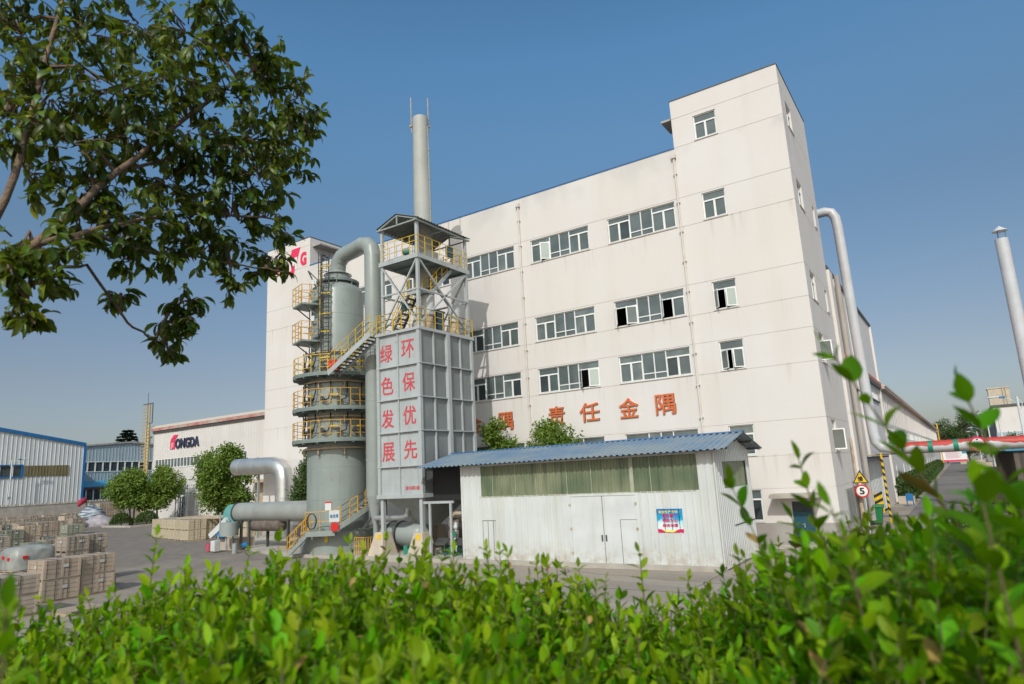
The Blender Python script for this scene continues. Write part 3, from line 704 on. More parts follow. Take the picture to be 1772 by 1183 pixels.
# side platforms with manholes
for z in (12.5, 14.78):
    a = CAMA - 1.16; d = Vector((math.cos(a), math.sin(a), 0)); t = Vector((-d.y, d.x, 0)); c = Vector((TC[0], TC[1], z))
    q = MB(); p = [c + d * 1.5 - t * 1.0, c + d * 2.62 - t * .75, c + d * 2.62 + t * .75, c + d * 1.5 + t * 1.0]
    q.hexa([tuple(x - Vector((0, 0, .1))) for x in p] + [tuple(x) for x in p])
    q.bar(c + d * 1.55 - t * .6 - Vector((0, 0, .7)), c + d * 2.4 - t * .6 - Vector((0, 0, .1)), .06); q.bar(c + d * 1.55 + t * .6 - Vector((0, 0, .7)), c + d * 2.4 + t * .6 - Vector((0, 0, .1)), .06)
    q.build('side_platform', m_deckg, TK)
    g1 = MB(); rail(g1, [p[0], p[1], p[2], p[3]], 1.15, 3, .55, .02); g1.build('railing', m_orange, TK)
    a2 = CAMA - .78; d2 = Vector((math.cos(a2), math.sin(a2), 0)); c2 = Vector((TC[0], TC[1], z + .62))
    q = MB(); q.tube([c2 + d2 * 1.5, c2 + d2 * 1.86], .36, 20); q.build('manhole', m_tank, TK, 40)
    q = MB(); q.tube([c2 + d2 * 1.80, c2 + d2 * 1.92], .46, 20)
    for i in range(10):
        b_ = i * math.pi / 5; o = Vector((-d2.y, d2.x, 0)) * .41 * math.cos(b_) + Vector((0, 0, .41 * math.sin(b_))); q.tube([c2 + d2 * 1.9 + o, c2 + d2 * 1.97 + o], .035, 6)
    q.build('manhole_cover', m_tank, TK, 40)
    q = MB(); s_ = c + d * 2.0 + t * .9 + Vector((0, 0, 1.3)); q.bar(s_ - Vector((0, 0, .16)), s_ + Vector((0, 0, .16)), .3, .03, up=(d2.x, d2.y, 0)); q.build('safety_sign', m_wht, TK)
# lightning rod, davit
q = MB(); b_ = CAMA - 1.75; q.tube([(TC[0] + 1.75 * math.cos(b_), TC[1] + 1.75 * math.sin(b_), 10.0), (TC[0] + 1.75 * math.cos(b_), TC[1] + 1.75 * math.sin(b_), 16.6)], .035, 6); q.build('riser_pipe', m_rust, TK)
a = CAMA - .62; d = Vector((math.cos(a), math.sin(a), 0)); c = Vector((TC[0], TC[1], 0))
q = MB(); q.bar(c + d * 1.75 + Vector((0, 0, 15.2)), c + d * 1.9 + Vector((-.9, -.1, 17.0)), .07); q.bar(c + d * 1.75 + Vector((0, 0, 16.1)), c + d * 1.9 + Vector((-.9, -.1, 17.0)), .06); q.build('davit', m_darkst, TK)
# caged ladder
a = CAMA - .42; d = Vector((math.cos(a), math.sin(a), 0)); t = Vector((-d.y, d.x, 0)); b0 = c + d * 1.85
q = MB()
for s in (-.24, .24): q.bar(b0 + t * s + Vector((0, 0, 10.4)), b0 + t * s + Vector((0, 0, 17.9)), .055)
for k in range(30): q.bar(b0 - t * .24 + Vector((0, 0, 10.6 + k * .245)), b0 + t * .24 + Vector((0, 0, 10.6 + k * .245)), .03)
q.build('ladder', m_darkst, TK)
q = MB()
for k in range(8):
    z = 12.3 + k * .72; q.tube([b0 + t * .3 * math.cos(x) * 1.1 + d * .62 * math.sin(x) + Vector((0, 0, z)) for x in [i * math.pi / 8 for i in range(9)]], .018, 5)
for x in (.6, 1.2, 1.57, 2.0, 2.5): q.bar(b0 + t * .33 * math.cos(x) + d * .62 * math.sin(x) + Vector((0, 0, 12.3)), b0 + t * .33 * math.cos(x) + d * .62 * math.sin(x) + Vector((0, 0, 17.9)), .02)
q.build('ladder_cage', m_darkst, TK)
q = MB()
for z in (11.4, 13.0, 14.1, 15.4, 17.1): q.bar(b0 - t * .34 + Vector((0, 0, z)), b0 + t * .34 + Vector((0, 0, z)), .07)
q.bar(b0 - t * .3 + Vector((0, 0, 12.9)), b0 - t * .3 + Vector((0, 0, 17)), .06)
q.build('ladder_bracket', m_yel, TK)
# stair from tower platform to the precipitator roof
ST = thing('upper_stair', 'steep grey steel stair with yellow handrails rising from tower platform to precipitator roof', 'stair', (-29.6, 26.0, 10.3))
flight(ST, (-29.75, 25.75, 10.25), (-26.3, 25.75, 12.05), (0, 1, 0), .8, m_grey2, m_darkst, m_yel, 1.05, posts=6, nt=13)
# curved stair round the foot of the tower
CS = thing('curved_stair', 'grey steel stair with amber handrails curving up round the foot of the scrubber tower', 'stair', (TC[0], TC[1] - 2, .17))
A0 = CAMA - .10; A1 = CAMA + 1.15; Z0, Z1 = 1.45, 3.5
q = MB(); tr = MB(); n = 12
for i in range(n):
    t0, t1 = i / n, (i + 1) / n
    for r in (2.22, 3.0):
        p = Vector(arc(TC, r, 0, A0 + (A1 - A0) * t0, 0, 1)[0]); p2 = Vector(arc(TC, r, 0, A0 + (A1 - A0) * t1, 0, 1)[0])
        q.bar(p + Vector((0, 0, Z0 + (Z1 - Z0) * t0)), p2 + Vector((0, 0, Z0 + (Z1 - Z0) * t1)), .03, .3)
    aa = A0 + (A1 - A0) * (t0 + .5 / n); z = Z0 + (Z1 - Z0) * (t0 + .5 / n); e = Vector((-math.sin(aa), math.cos(aa), 0)) * .13
    i0 = Vector((TC[0] + 2.24 * math.cos(aa), TC[1] + 2.24 * math.sin(aa), z)); i1 = Vector((TC[0] + 2.98 * math.cos(aa), TC[1] + 2.98 * math.sin(aa), z))
    tr.bar(i0, i1, .24, .04)
q.build('stringer', m_tank, CS); tr.build('treads', m_rust, CS)
q = MB(); q2 = MB()
for i in range(9):
    t0 = i / 8; aa = A0 + (A1 - A0) * t0; p = Vector((TC[0] + 3.0 * math.cos(aa), TC[1] + 3.0 * math.sin(aa), Z0 + (Z1 - Z0) * t0)); q.bar(p, p + Vector((0, 0, 1.05)), .045)
    if i < 8:
        ab = A0 + (A1 - A0) * (i + 1) / 8; p2 = Vector((TC[0] + 3.0 * math.cos(ab), TC[1] + 3.0 * math.sin(ab), Z0 + (Z1 - Z0) * (i + 1) / 8))
        for h in (1.05, .7, .36): (q if i % 2 == 0 else q2).bar(p + Vector((0, 0, h)), p2 + Vector((0, 0, h)), .04)
q.build('handrail', m_orange, CS); q2.build('handrail', m_darkst, CS)
# landing
LA = [Vector((TC[0] + r * math.cos(x), TC[1] + r * math.sin(x), 1.45)) for r, x in ((2.15, A0 - .62), (3.02, A0 - .52), (3.02, A0 + .04), (2.15, A0 + .04))]
q = MB(); q.hexa([tuple(p - Vector((0, 0, .28))) for p in LA] + [tuple(p) for p in LA]); q.build('landing', m_tank, CS)
q = MB(); rail(q, [LA[1], LA[2]], 1.05, 2, .75, .022); q.build('handrail', m_orange, CS)
q = MB(); cc = LA[1].lerp(LA[2], .22) + Vector((0.05, -.05, .55)); dd = (LA[2] - LA[1]).normalized()
q.tube([cc + dd * .26 * math.cos(x) + Vector((0, 0, .42 * math.sin(x))) for x in [i * math.pi / 12 for i in range(25)]], .035, 6); q.build('hose_hoop', m_black, CS)
flight(CS, (LA[0].x - 1.25, LA[0].y - .55, .2), tuple(LA[0] + Vector((-.02, -.1, -.1))), (.28, -.3, 0), 1.9, m_tank, m_rust, m_orange, 1.0, posts=3, nt=7, ht=.2)
# struts under curved stair
q = MB(); pm = Vector((TC[0] + 3.0 * math.cos(A1), TC[1] + 3.0 * math.sin(A1), 2.9)); q.bar((TC[0] + 2.3 * math.cos(A0 + .75), TC[1] + 2.3 * math.sin(A0 + .75), 1.35), pm, .12); q.bar(pm, (pm.x, pm.y, .2), .1); q.build('strut', m_tank, CS)
def sign(name, label, c, w, h, face, mat, txt=None, tm=None, tw=.8, par=None, th=.5, bold=.02):
    """flat board; face = outward unit vector in plan"""
    d = Vector((*face, 0)); t = Vector((-d.y, d.x, 0)); c = Vector(c)
    P = lambda a, b, e: tuple(c + t * a + Vector((0, 0, b)) + d * e)
    m = MB(); m.hexa([P(-w / 2, -h / 2, 0), P(w / 2, -h / 2, 0), P(w / 2, -h / 2, -.03), P(-w / 2, -h / 2, -.03), P(-w / 2, h / 2, 0), P(w / 2, h / 2, 0), P(w / 2, h / 2, -.03), P(-w / 2, h / 2, -.03)])
    o = m.build(name, mat, par)
    if label: tag(o, label, 'sign')
    if txt: text_mesh(txt, w * tw, h * th, 'lettering', tm, o, lambda a, b, e: tuple(c + t * a + Vector((0, 0, b)) + d * (.004 if e <= 0 else .008)), bold=bold)
    return o
fc = lambda p: tuple((Vector((0, 0, 0)) - Vector((p[0], p[1], 0))).normalized()[:2])
p = LA[2] + Vector((.06, -.08, .78)); sign('name_sign', 'white board with blue characters on the curved stair railing', p, .55, .62, fc(p), m_wht, '吸收塔', m_bluep, .8, th=.32)
p = LA[2] + Vector((.12, -.1, .2)); sign('notice_board', 'red notice board below the white sign on the curved stair', p, .4, .42, fc(p), m_redp)
p = Vector(TC) + Vector((math.cos(CAMA - .3), math.sin(CAMA - .3), 0)) * 1.84 + Vector((0, 0, 2.75)); sq = sign('warning_sign', 'small white sign with red top edge on the scrubber tower shell', p, .36, .5, fc((p.x - TC[0], p.y - TC[1])) if False else tuple(Vector((math.cos(CAMA - .3), math.sin(CAMA - .3)))), m_wht)
q = MB(); d_ = Vector((math.cos(CAMA - .3), math.sin(CAMA - .3), 0)); q.bar(p + d_ * .01 + Vector((0, 0, .17)), p + d_ * .01 + Vector((0, 0, .25)), .36, .02, up=tuple(d_)); q.build('red_edge', m_redp, sq)
p = Vector(TC) + Vector((math.cos(CAMA - .3), math.sin(CAMA - .3), 0)) * 2.19 + Vector((0, 0, .95)); sign('hazard_sticker', 'yellow hazard sticker on the base drum of the scrubber tower', p, .2, .34, tuple(Vector((math.cos(CAMA - .3), math.sin(CAMA - .3)))), m_yel)

# ================================================================ big duct from tower top
GD = thing('gooseneck_duct', 'thick grey green duct bending from the tower top down to the ground', 'duct', (-27.85, 27.6, .17))
pts = [(TC[0], TC[1], 16.9)]
X1 = -27.85; Y1 = 27.55
pts = [(TC[0], TC[1], 16.95), (TC[0], TC[1], 17.35)]
for i in range(1, 4):
    t = i / 3 * math.pi / 2; pts.append((TC[0] + (1 - math.cos(t)) * .95, TC[1] - .05, 17.35 + math.sin(t) * .95))
pts += [(-29.9, 27.95, 18.32)]
for i in range(0, 4):
    t = i / 3 * math.pi / 2; pts.append((X1 - .95 + math.sin(t) * .95, Y1 + .1 - .1 * i / 3, 18.32 - (1 - math.cos(t)) * .95))
pts += [(X1, Y1, 14.4), (X1, Y1, 11.0), (X1, Y1, 7.0), (X1, Y1, 3.2)]
q = MB(); q.tube(pts, .5, 32); q.build('duct', M("duct_grey_green", (.28, .315, .295), (.25, .28, .265), .9, .38, c3=(.24, .27, .25), streak=.3, ssc=2.5), GD, 14)
q = MB(); q.lathe((X1, Y1, 0), [(.5, 3.2), (.22, 1.9), (.14, 1.6), (.14, .8)], 28); q.build('cone', m_grey, GD, 40)
q = MB()
for z in (5.2, 8.6, 13.2): q.lathe((X1, Y1, z), [(.5, -.05), (.512, -.05), (.512, .05), (.5, .05)], 28)
q.build('seam', m_grey, GD, 30)

# ================================================================ wet electrostatic precipitator
BX0, BX1, BY0, BY1 = -26.25, -23.29, 26.4, 30.97
WP = thing('precipitator', 'square grey steel precipitator box with red characters on four legs', 'industrial unit', (-24.77, 28.7, .17))
q = MB(); q.box(BX0, BX1, BY0, BY1, 3.25, 12.0); q.build('casing', m_grey2, WP)
q = MB(); q.box(BX1, BX1 + .006, BY0 + .02, BY1 - .02, 3.27, 11.88); q.build('side_panels', M('dirty_shaded_steel', (.18, .198, .198), (.225, .24, .238), .9, .55, c3=(.14, .15, .145), streak=.6, ssc=3.5), WP)  # grime streaks, and this face's shade darkened into the overlay's base colour
q = MB()
for z in (10.08, 8.28, 6.5, 4.7):
    q.box(BX0 - .14, BX1 + .0, BY0 - .14, BY0, z - .03, z + .03)
    q.box(BX1, BX1 + .14, BY0 - .14, BY1, z - .03, z + .03); q.box(BX0 - .14, BX0, BY0, BY1, z - .03, z + .03)
q.build('horizontal_ribs', m_grey2, WP)
q = MB()
q.box(-24.82, -24.76, BY0 - .1, BY0, 3.25, 11.9)
for y in (27.5, 29.85): q.box(BX1, BX1 + .11, y - .035, y + .035, 3.25, 11.9)
q.box(BX1, BX1 + .2, 28.55, 28.8, 3.25, 11.95)
for x, y in ((BX0 - .12, BY0 - .12), (BX1 - .1, BY0 - .12), (BX1 - .08, BY1 - .14), (BX0 - .12, BY1 - .14)): q.box(x, x + .2, y, y + .2, 3.1, 12.0)
q.build('vertical_ribs', m_grey2, WP)
q = MB(); q.box(BX0 - .16, BX1 + .16, BY0 - .16, BY1 + .16, 11.9, 12.06); q.build('roof_plate', m_grey2, WP)
q = MB(); q.box(BX0 - .17, BX1 + .17, BY0 - .17, BY0 + .08, 3.05, 3.25); q.box(BX1 - .08, BX1 + .17, BY0 + .08, BY1 + .17, 3.05, 3.25)
q.build('edge_beam', m_grey2, WP)
q = MB(); q.lathe((0, 0, 0), [(0, 0)], 4)
q = MB(); cx, cy = -24.77, 28.7
q.hexa([(cx - .35, cy - .35, 1.5), (cx + .35, cy - .35, 1.5), (cx + .35, cy + .35, 1.5), (cx - .35, cy + .35, 1.5), (BX0 + .05, BY0 + .05, 3.2), (BX1 - .05, BY0 + .05, 3.2), (BX1 - .05, BY1 - .05, 3.2), (BX0 + .05, BY1 - .05, 3.2)])
q.build('hopper', m_grey, WP)
for x, y in ((-26.15, 26.45), (-23.4, 26.45), (-26.15, 30.85), (-23.4, 30.85)):
    q = MB(); q.box(x - .1, x + .1, y - .1, y + .1, 1.32, 3.05); q.build('leg', m_grey2, WP)
m_stencil = M("stencil_red", (.50, .06, .075), (.52, .19, .20), 9, .6, lo=.5, hi=.75)
for (ch, x, z) in (('绿', -25.72, 10.9), ('色', -25.68, 9.1), ('发', -25.68, 7.28), ('展', -25.66, 5.5), ('环', -24.13, 10.95), ('保', -24.1, 9.15), ('优', -24.08, 7.35), ('先', -24.06, 5.55)):
    text_mesh(ch, .88, .98, 'character', m_stencil, WP, PF(x, BY0 - .004, z), bold=.016)
text_mesh('湿电除2器', 1.0, .2, 'small_lettering', m_stencil, WP, PF(-23.98, BY0 - .004, 3.56), bold=.02)
# tower frame above the box
DX0, DX1, DY0, DY1 = -26.02, -23.22, 26.36, 30.86
q = MB()
for x, y in ((DX0 + .08, DY0 + .08), (DX1 - .08, DY0 + .08), (DX1 - .08, DY1 - .08), (DX0 + .08, DY1 - .08)): q.box(x - .08, x + .08, y - .08, y + .08, 12.06, 18.15)
q.build('posts', m_grey2, WP)
q = MB()
zb, zt, zm = 12.2, 16.0, 14.2
Cn = [(DX0 + .02, DY0 + .02), (DX1 - .02, DY0 + .02), (DX1 - .02, DY1 - .02), (DX0 + .02, DY1 - .02)]
for i in range(4):
    a, b = Cn[i], Cn[(i + 1) % 4]
    q.bar((*a, zb), (*b, zt), .09); q.bar((*a, zt), (*b, zb), .085); q.bar((*a, zm), (*b, zm), .09)
q.build('braces', m_grey2, WP)
q = MB(); q.box(DX0 - .06, DX1 + .06, DY0 - .06, DY1 + .06, 16.1, 16.16)
for i in range(5):
    y = DY0 + .1 + i * 1.07; q.box(DX0, DX1, y, y + .08, 15.95, 16.1)
q.build('deck', m_deckg, WP)
q = MB()
e = .08
q.box(DX0 - e, DX1 + e, DY0 - e, DY0 - e + .06, 15.95, 16.2); q.box(DX1 + e - .06, DX1 + e, DY0 - e + .06, DY1 + e, 15.95, 16.2); q.box(DX0 - e, DX0 - e + .06, DY0 - e + .06, DY1 + e, 15.95, 16.2); q.build('deck_edge', m_grey2, WP)
# small gabled canopy
q = MB(); rx0, rx1, rm = -26.2, -23.02, -24.6; ry0, ry1 = 26.15, 31.05
NR = 18
for s, (xa, xb) in enumerate(((rx0, rm), (rm, rx1))):
    za, zb_ = (18.2, 18.78) if s == 0 else (18.78, 18.2)
    for k in range(NR):
        ya = ry0 + (ry1 - ry0) * k / NR; yb = ry0 + (ry1 - ry0) * (k + 1) / NR; ym = (ya + yb) / 2
        for (p_, q_, h0, h1) in ((ya, ym, 0, .05), (ym, yb, .05, 0)):
            q.quad((xa, p_, za + h0), (xb, p_, zb_ + h0), (xb, q_, zb_ + h1), (xa, q_, za + h1))
m_canopy = M("canopy_sheet", (.19, .20, .185), (.14, .145, .135), 2, .6)
q.build('canopy_roof', m_canopy, WP)
q = MB()
for y in (ry0 + .1, (ry0 + ry1) / 2, ry1 - .1):
    q.bar((rx0 + .1, y, 18.12), (rx1 - .1, y, 18.12), .07); q.bar((rm, y, 18.12), (rm, y, 18.72), .07); q.bar((rx0 + .1, y, 18.14), (rm, y, 18.7), .06); q.bar((rx1 - .1, y, 18.14), (rm, y, 18.7), .06)
for x in (rx0 + .12, rx1 - .12): q.bar((x, ry0, 18.1), (x, ry1, 18.1), .07)
q.build('canopy_frame', m_grey, WP)
for z, h, x0, x1, y0, y1 in ((12.06, 1.05, BX0 - .1, BX1 + .1, BY0 - .1, BY1 + .1), (16.2, 1.1, DX0, DX1, DY0, DY1)):
    q = MB(); q2 = MB()
    pts = [(x0, y0, z), (x1, y0, z), (x1, y1, z), (x0, y1, z)]
    for i in range(4):
        a, b = Vector(pts[i]), Vector(pts[(i + 1) % 4]); n = 5 if i % 2 == 0 else 7
        for k in range(n):
            p_, r_ = a.lerp(b, k / n), a.lerp(b, (k + 1) / n)
            (q if k % 2 == 0 or z < 13 else q).bar(p_, p_ + Vector((0, 0, h)), .032)
            for f in (.36, .68, 1.0): (q if (k % 2 == 0) else q2).bar(p_ + Vector((0, 0, h * f)), r_ + Vector((0, 0, h * f)), .026)
    q.build('railing', m_yel, WP); q2.build('railing', m_darkst if z < 13 else m_yel, WP)
# stair inside the frame
IS = thing('inner_stair', 'zigzag steel stair with yellow handrails inside the frame above the precipitator', 'stair', (-24.5, 27.5, 12.06))
flight(IS, (-25.7, 26.9, 12.1), (-24.35, 26.9, 14.2), (0, 1, 0), .65, m_darkst, m_darkst, m_yel, .9, posts=3, nt=8, ht=.16)
q = MB(); q.box(-24.35, -23.4, 26.75, 27.7, 14.16, 14.22); q.box(-24.35, -23.4, 26.72, 26.75, 14.06, 14.22); q.build('landing', m_grey2, IS)
flight(IS, (-23.45, 27.7, 14.2), (-23.45, 29.7, 16.1), (-1, 0, 0), .65, m_grey2, m_darkst, m_yel, .9, posts=4, nt=8, ht=.22)
# equipment on box roof and deck
def drum(c, r, z0, z1, label, nm='insulator_housing'):
    t = thing(nm, label, 'housing', (c[0], c[1], z0))
    q = MB(); q.cyl((*c, 0), r, z0 + (z1 - z0) * .45, z1, 24); q.build('cap', M('dull_white', (.50, .51, .50), (.42, .43, .42), 3, .5), t, 40)
    q = MB(); q.cyl((*c, 0), r * .78, z0, z0 + (z1 - z0) * .45, 24); q.lathe((*c, 0), [(r * .9, z0 + .1), (r * .95, z0 + .15), (r * .78, z0 + .2)], 24); q.build('skirt', m_rust, t, 40)
drum((-23.75, 27.75), .36, 12.06, 14.1, 'white drum housing on the precipitator roof, nearer one', )
drum((-23.72, 30.05), .36, 12.06, 13.95, 'white drum housing on the precipitator roof, farther one beside the back post')
q = MB(); q.box(-24.3, -23.75, 28.55, 29.15, 12.06, 13.35); q.box(-24.36, -23.69, 28.5, 29.2, 13.35, 13.42); tag(q.build('control_cabinet', M("deep_blue", (.02, .07, .12), None, rough=.4)), 'dark blue control cabinet between the two white drums', 'cabinet')
q = MB(); q.box(-25.85, -24.62, 26.62, 26.66, 16.22, 17.3); tag(q.build('panel_board', M("lavender_panel", (.62, .62, .68), None, rough=.5)), 'pale lavender panel behind the deck railing under the canopy', 'panel')
t = thing('deck_fan', 'teal motor and white box on the deck under the canopy', 'motor', (-24.3, 27.3, 16.16))
q = MB(); q.cyl((-24.45, 27.0, 16.75), .2, -.3, .4, 14, 'X'); q.build('motor', m_teal, t, 40); q = MB(); q.box(-24.2, -23.85, 26.8, 27.2, 16.16, 16.9); q.build('box', m_wht, t)
q = MB(); q.box(-24.6, -23.9, 28.2, 29.0, 16.16, 17.0); q.build('housing', m_wht, t)
q = MB(); q.box(-23.45, -23.25, 29.1, 29.6, 16.7, 17.35); tag(q.build('meter_box', M("meter_blue", (.03, .09, .15), None)), 'small dark blue meter box on the canopy deck railing', 'box')
q = MB(); q.box(-25.0, -24.75, 26.9, 27.1, 13.3, 13.75); tag(q.build('lamp_box', m_gsign), 'small green box fixed beside the inner stair', 'box')
# stack
CK = thing('exhaust_stack', 'tall slim grey exhaust stack with two thin rods rising from the precipitator', 'chimney', (cx, cy, 12.06))
q = MB(); q.lathe((cx, cy, 0), [(1.0, 12.06), (.55, 13.6), (.53, 20), (.47, 25.9), (.42, 25.92), (.42, 25.2)], 32)
q.build('shaft', M("stack_grey", (.40, .40, .37), (.34, .34, .315), .8, .6, c3=(.27, .25, .22), streak=.3), CK, 40)
q = MB()
for dx, dy in ((-.42, -.36), (.36, .34)): q.tube([(cx + dx, cy + dy, 24.9), (cx + dx, cy + dy, 27.3)], .03, 6); q.box(cx + dx - .09, cx + dx + .09, cy + dy - .09, cy + dy + .09, 25.3, 25.4)
q.build('lightning_rod', m_rust, CK)
q = MB(); q.tube([(cx + .56, cy + .1, 14), (cx + .5, cy + .1, 25.2)], .035, 6)
for k in range(5): q.box(cx + .4, cx + .58, cy + .05, cy + .15, 16 + k * 1.9, 16.08 + k * 1.9)
q.build('conductor', m_grey, CK)
# pedestals
for i, (x, y, lb) in enumerate(((-26.2, 26.45, 'concrete pedestal with yellow sticker under the left front leg of the precipitator'), (-23.45, 26.45, 'concrete pedestal with yellow sticker under the right front leg of the precipitator'), (-26.15, 30.85, 'concrete pedestal under the left rear leg of the precipitator'), (-23.4, 30.85, 'concrete pedestal under the right rear leg of the precipitator'))):
    q = MB(); q.hexa([(x - .62, y - .62, .0), (x + .55, y - .62, .0), (x + .55, y + .6, .0), (x - .62, y + .6, .0), (x - .28, y - .3, 1.34), (x + .28, y - .3, 1.34), (x + .28, y + .3, 1.34), (x - .28, y + .3, 1.34)])
    o = tag(q.build('pedestal', m_conc_lt), lb, 'pedestal')
    if i < 2:
        k = MB(); k.quad((x - .1, y - .392, 1.0), (x + .2, y - .392, 1.0), (x + .2, y - .334, 1.24), (x - .1, y - .334, 1.24)); k.build('sticker', m_yel, o)
q = MB(); q.box(-25.6, -22.9, 25.3, 25.75, 0, .3); tag(q.build('kerb_block', m_concrete), 'low concrete kerb in front of the precipitator pedestals', 'kerb')
# horizontal pipe under the hopper
HP = thing('horizontal_duct', 'fat grey duct with domed end lying under the precipitator hopper', 'duct', (-25.8, 28.3, .2))
q = MB(); q.lathe((0, 28.3, 1.05), [(.14, -28.4), (.3, -28.2), (.66, -27.6), (.68, -25.4), (.62, -25.05), (.4, -24.75), (0, -24.65)], 30, axis='X'); q.build('body', m_grey, HP, 40)
q = MB()
for x in (-27.2, -26.5): q.lathe((x, 28.3, 1.05), [(.68, -.05), (.72, -.05), (.72, .05), (.68, .05)], 28, axis='X')
q.build('flange', m_darkst, HP, 30)
q = MB(); q.box(-27.0, -26.8, 27.8, 28.8, .17, .5); q.box(-25.4, -25.2, 27.8, 28.8, .17, .5); q.build('saddle', m_conc_lt, HP)
q = MB(); q.tube([(-27.6, 27.3, 2.0), (-25.6, 27.3, 2.0), (-25.3, 27.35, 2.1), (-25.2, 27.4, 2.7)], .14, 12); tag(q.build('small_pipe', m_silver, None, 40), 'thin silver pipe bending upward below the hopper', 'pipe')
# lower access stair
LS = thing('access_stair', 'steep yellow railed ladder stair below the precipitator, left of the hopper', 'stair', (-27, 28.6, .2))
flight(LS, (-27.3, 29.3, .2), (-25.3, 29.3, 3.1), (0, 1, 0), .6, m_yel, m_wht, m_yel, .8, posts=3, nt=10, ht=.14)
GR = thing('low_railing', 'short amber railing on the plinth left of the concrete pedestal', 'railing', (-27.6, 26.6, .17))
q = MB(); rail(q, [(-28.1, 26.2, .17), (-27.15, 26.1, .17), (-27.1, 27.0, .17)], .9, 2, .2, .02); q.build('bars', m_orange, GR)
# pumps, cabinets, pipework right of the hopper
PK = thing('pump_set', 'brown cabinet and white pipework with valves beside the shed', 'pump set', (-22.5, 28.6, .17))
q = MB(); q.box(-23.0, -22.3, 28.0, 28.7, .17, 1.85); q.build('cabinet', M("brown_cabinet", (.20, .155, .135), (.16, .13, .115), 3, .6), PK)
q = MB(); q.tube([(-22.7, 27.9, 1.95), (-22.3, 27.8, 2.15), (-20.4, 27.8, 2.2)], .12, 10); q.tube([(-22.6, 28.2, 1.75), (-22.2, 28.2, 1.85), (-20.4, 28.2, 1.85)], .1, 10); q.tube([(-22.0, 29, 2.6), (-20.4, 29, 2.5)], .16, 10); q.build('header_pipe', m_rust, PK, 40)
q = MB()
for x in (-22.0, -21.3):
    q.tube([(x, 27.4, .3), (x, 27.4, 1.75)], .06, 8)
    for z, r in ((.7, .12), (.9, .13), (1.5, .14), (1.62, .1)): q.sphere((x, 27.4, z), r, 10, 6)
q.build('valves', m_wht, PK, 40)
q = MB(); q.box(-22.25, -21.85, 27.2, 27.24, 1.05, 1.3); q.build('tag_plate', m_gsign, PK)
q = MB()
for x in (-22.4, -21.4): q.cyl((x, 27.2, .45), .18, -.3, .3, 12, 'X'); q.box(x - .35, x + .35, 27.0, 27.4, .17, .28)
q.build('pumps', M('pump_green', (.03, .16, .13), (.05, .12, .1), 4, .5), PK, 40)
q = MB()
for x in (-22.5, -21.35): q.add([(x - .4, 26.6, .75), (x + .4, 26.6, .75), (x + .4, 27.1, 1.0), (x - .4, 27.1, 1.0), (x - .4, 26.6, .7), (x + .4, 26.6, .7), (x + .4, 27.1, .95), (x - .4, 27.1, .95)], [(0, 1, 2, 3), (4, 5, 6, 7), (0, 1, 5, 4), (0, 3, 7, 4), (1, 2, 6, 5)]); q.bar((x - .35, 26.62, .17), (x - .35, 26.62, .72), .05); q.bar((x + .35, 26.62, .17), (x + .35, 26.62, .72), .05)
q.build('cover', m_darkst, PK)
q = MB(); q.cyl((-25.0, 26.9, 0), .14, .17, .6, 12); q.box(-24.85, -24.6, 26.8, 27.0, .17, .45); tag(q.build('motor', M("motor_green", (.02, .22, .15), None)), 'small green motor on the plinth between the concrete pedestals', 'motor')

# ================================================================ ducts, fan left of tower
HD = thing('inlet_duct', 'long fat horizontal grey duct running left from the scrubber tower', 'duct', (-37, 28.1, .17))
q = MB(); q.lathe((0, 28.05, 2.42), [(0, -41.15), (.62, -41.15), (.63, -33.2), (.62, -33.0)], 36, axis='X'); q.build('duct', m_duct, HD, 40)
q = MB(); q.lathe((-41.12, 28.05, 2.42), [(.6, -.06), (.68, -.06), (.68, .04), (.6, .04)], 36, axis='X'); q.build('flange', m_darkst, HD, 30)
q = MB(); q.lathe((0, 28.05, 1.62), [(0, -39.6), (.42, -39.5), (.42, -36.6), (0, -36.4)], 20, axis='X'); q.build('drain_trough', M("rusty_steel", (.12, .09, .075), (.17, .14, .12), 3, .7), HD, 40)
for x, y in ((-40.4, 27.7), (-39.4, 27.6), (-38.7, 28.5), (-35.6, 27.7), (-35.0, 28.5)):
    q = MB(); q.box(x - .07, x + .07, y - .07, y + .07, .17, 1.9); q.build('leg', m_darkst, HD)
SD = thing('silver_duct', 'silver clad duct bending down behind the grey inlet duct', 'duct', (-43, 33, .17))
q = MB(); q.tube([(-48.9, 33, 5.68), (-44.1, 33, 5.6), (-43.55, 33, 5.45), (-43.1, 33, 5.05), (-42.95, 33, 4.5), (-42.95, 33, .17)], .66, 28); q.build('duct', m_silver, SD, 24)
q = MB()
for x in (-46.2, -48.0): q.lathe((x, 33, 5.66), [(.66, -.02), (.67, -.02), (.67, .02), (.66, .02)], 28, axis='X')
q.lathe((-42.95, 33, 3.1), [(.66, -.02), (.67, -.02), (.67, .02), (.66, .02)], 28); q.build('seam', m_grey2, SD, 30)
for x in (-46.5,):
    q = MB(); q.bar((x, 33.3, .17), (x, 33.3, 5.1), .14); q.build('leg', m_grey, SD)
class SMB(MB):
    def build(s, *a, **k):
        s.v = [(p[0] + FX, p[1], p[2]) for p in s.v]; return MB.build(s, *a, **k)
FX = .75
FN = thing('fan', 'teal blower fan with belt guard and grey silencer pot at the duct end', 'fan', (-42.6, 28.2, .17))
q = SMB(); sp = [(.35 + .75 * (i / 28)) for i in range(29)]
q.prism([(-42.75 + r * math.cos(-1.3 + 5.9 * i / 28), 2.1 + r * math.sin(-1.3 + 5.9 * i / 28)) for i, r in enumerate([.62 + .48 * i / 28 for i in range(29)])], lambda a, b: (a, 28.0, b), lambda a, b: (a, 28.6, b)); q.build('volute', m_teal, FN)
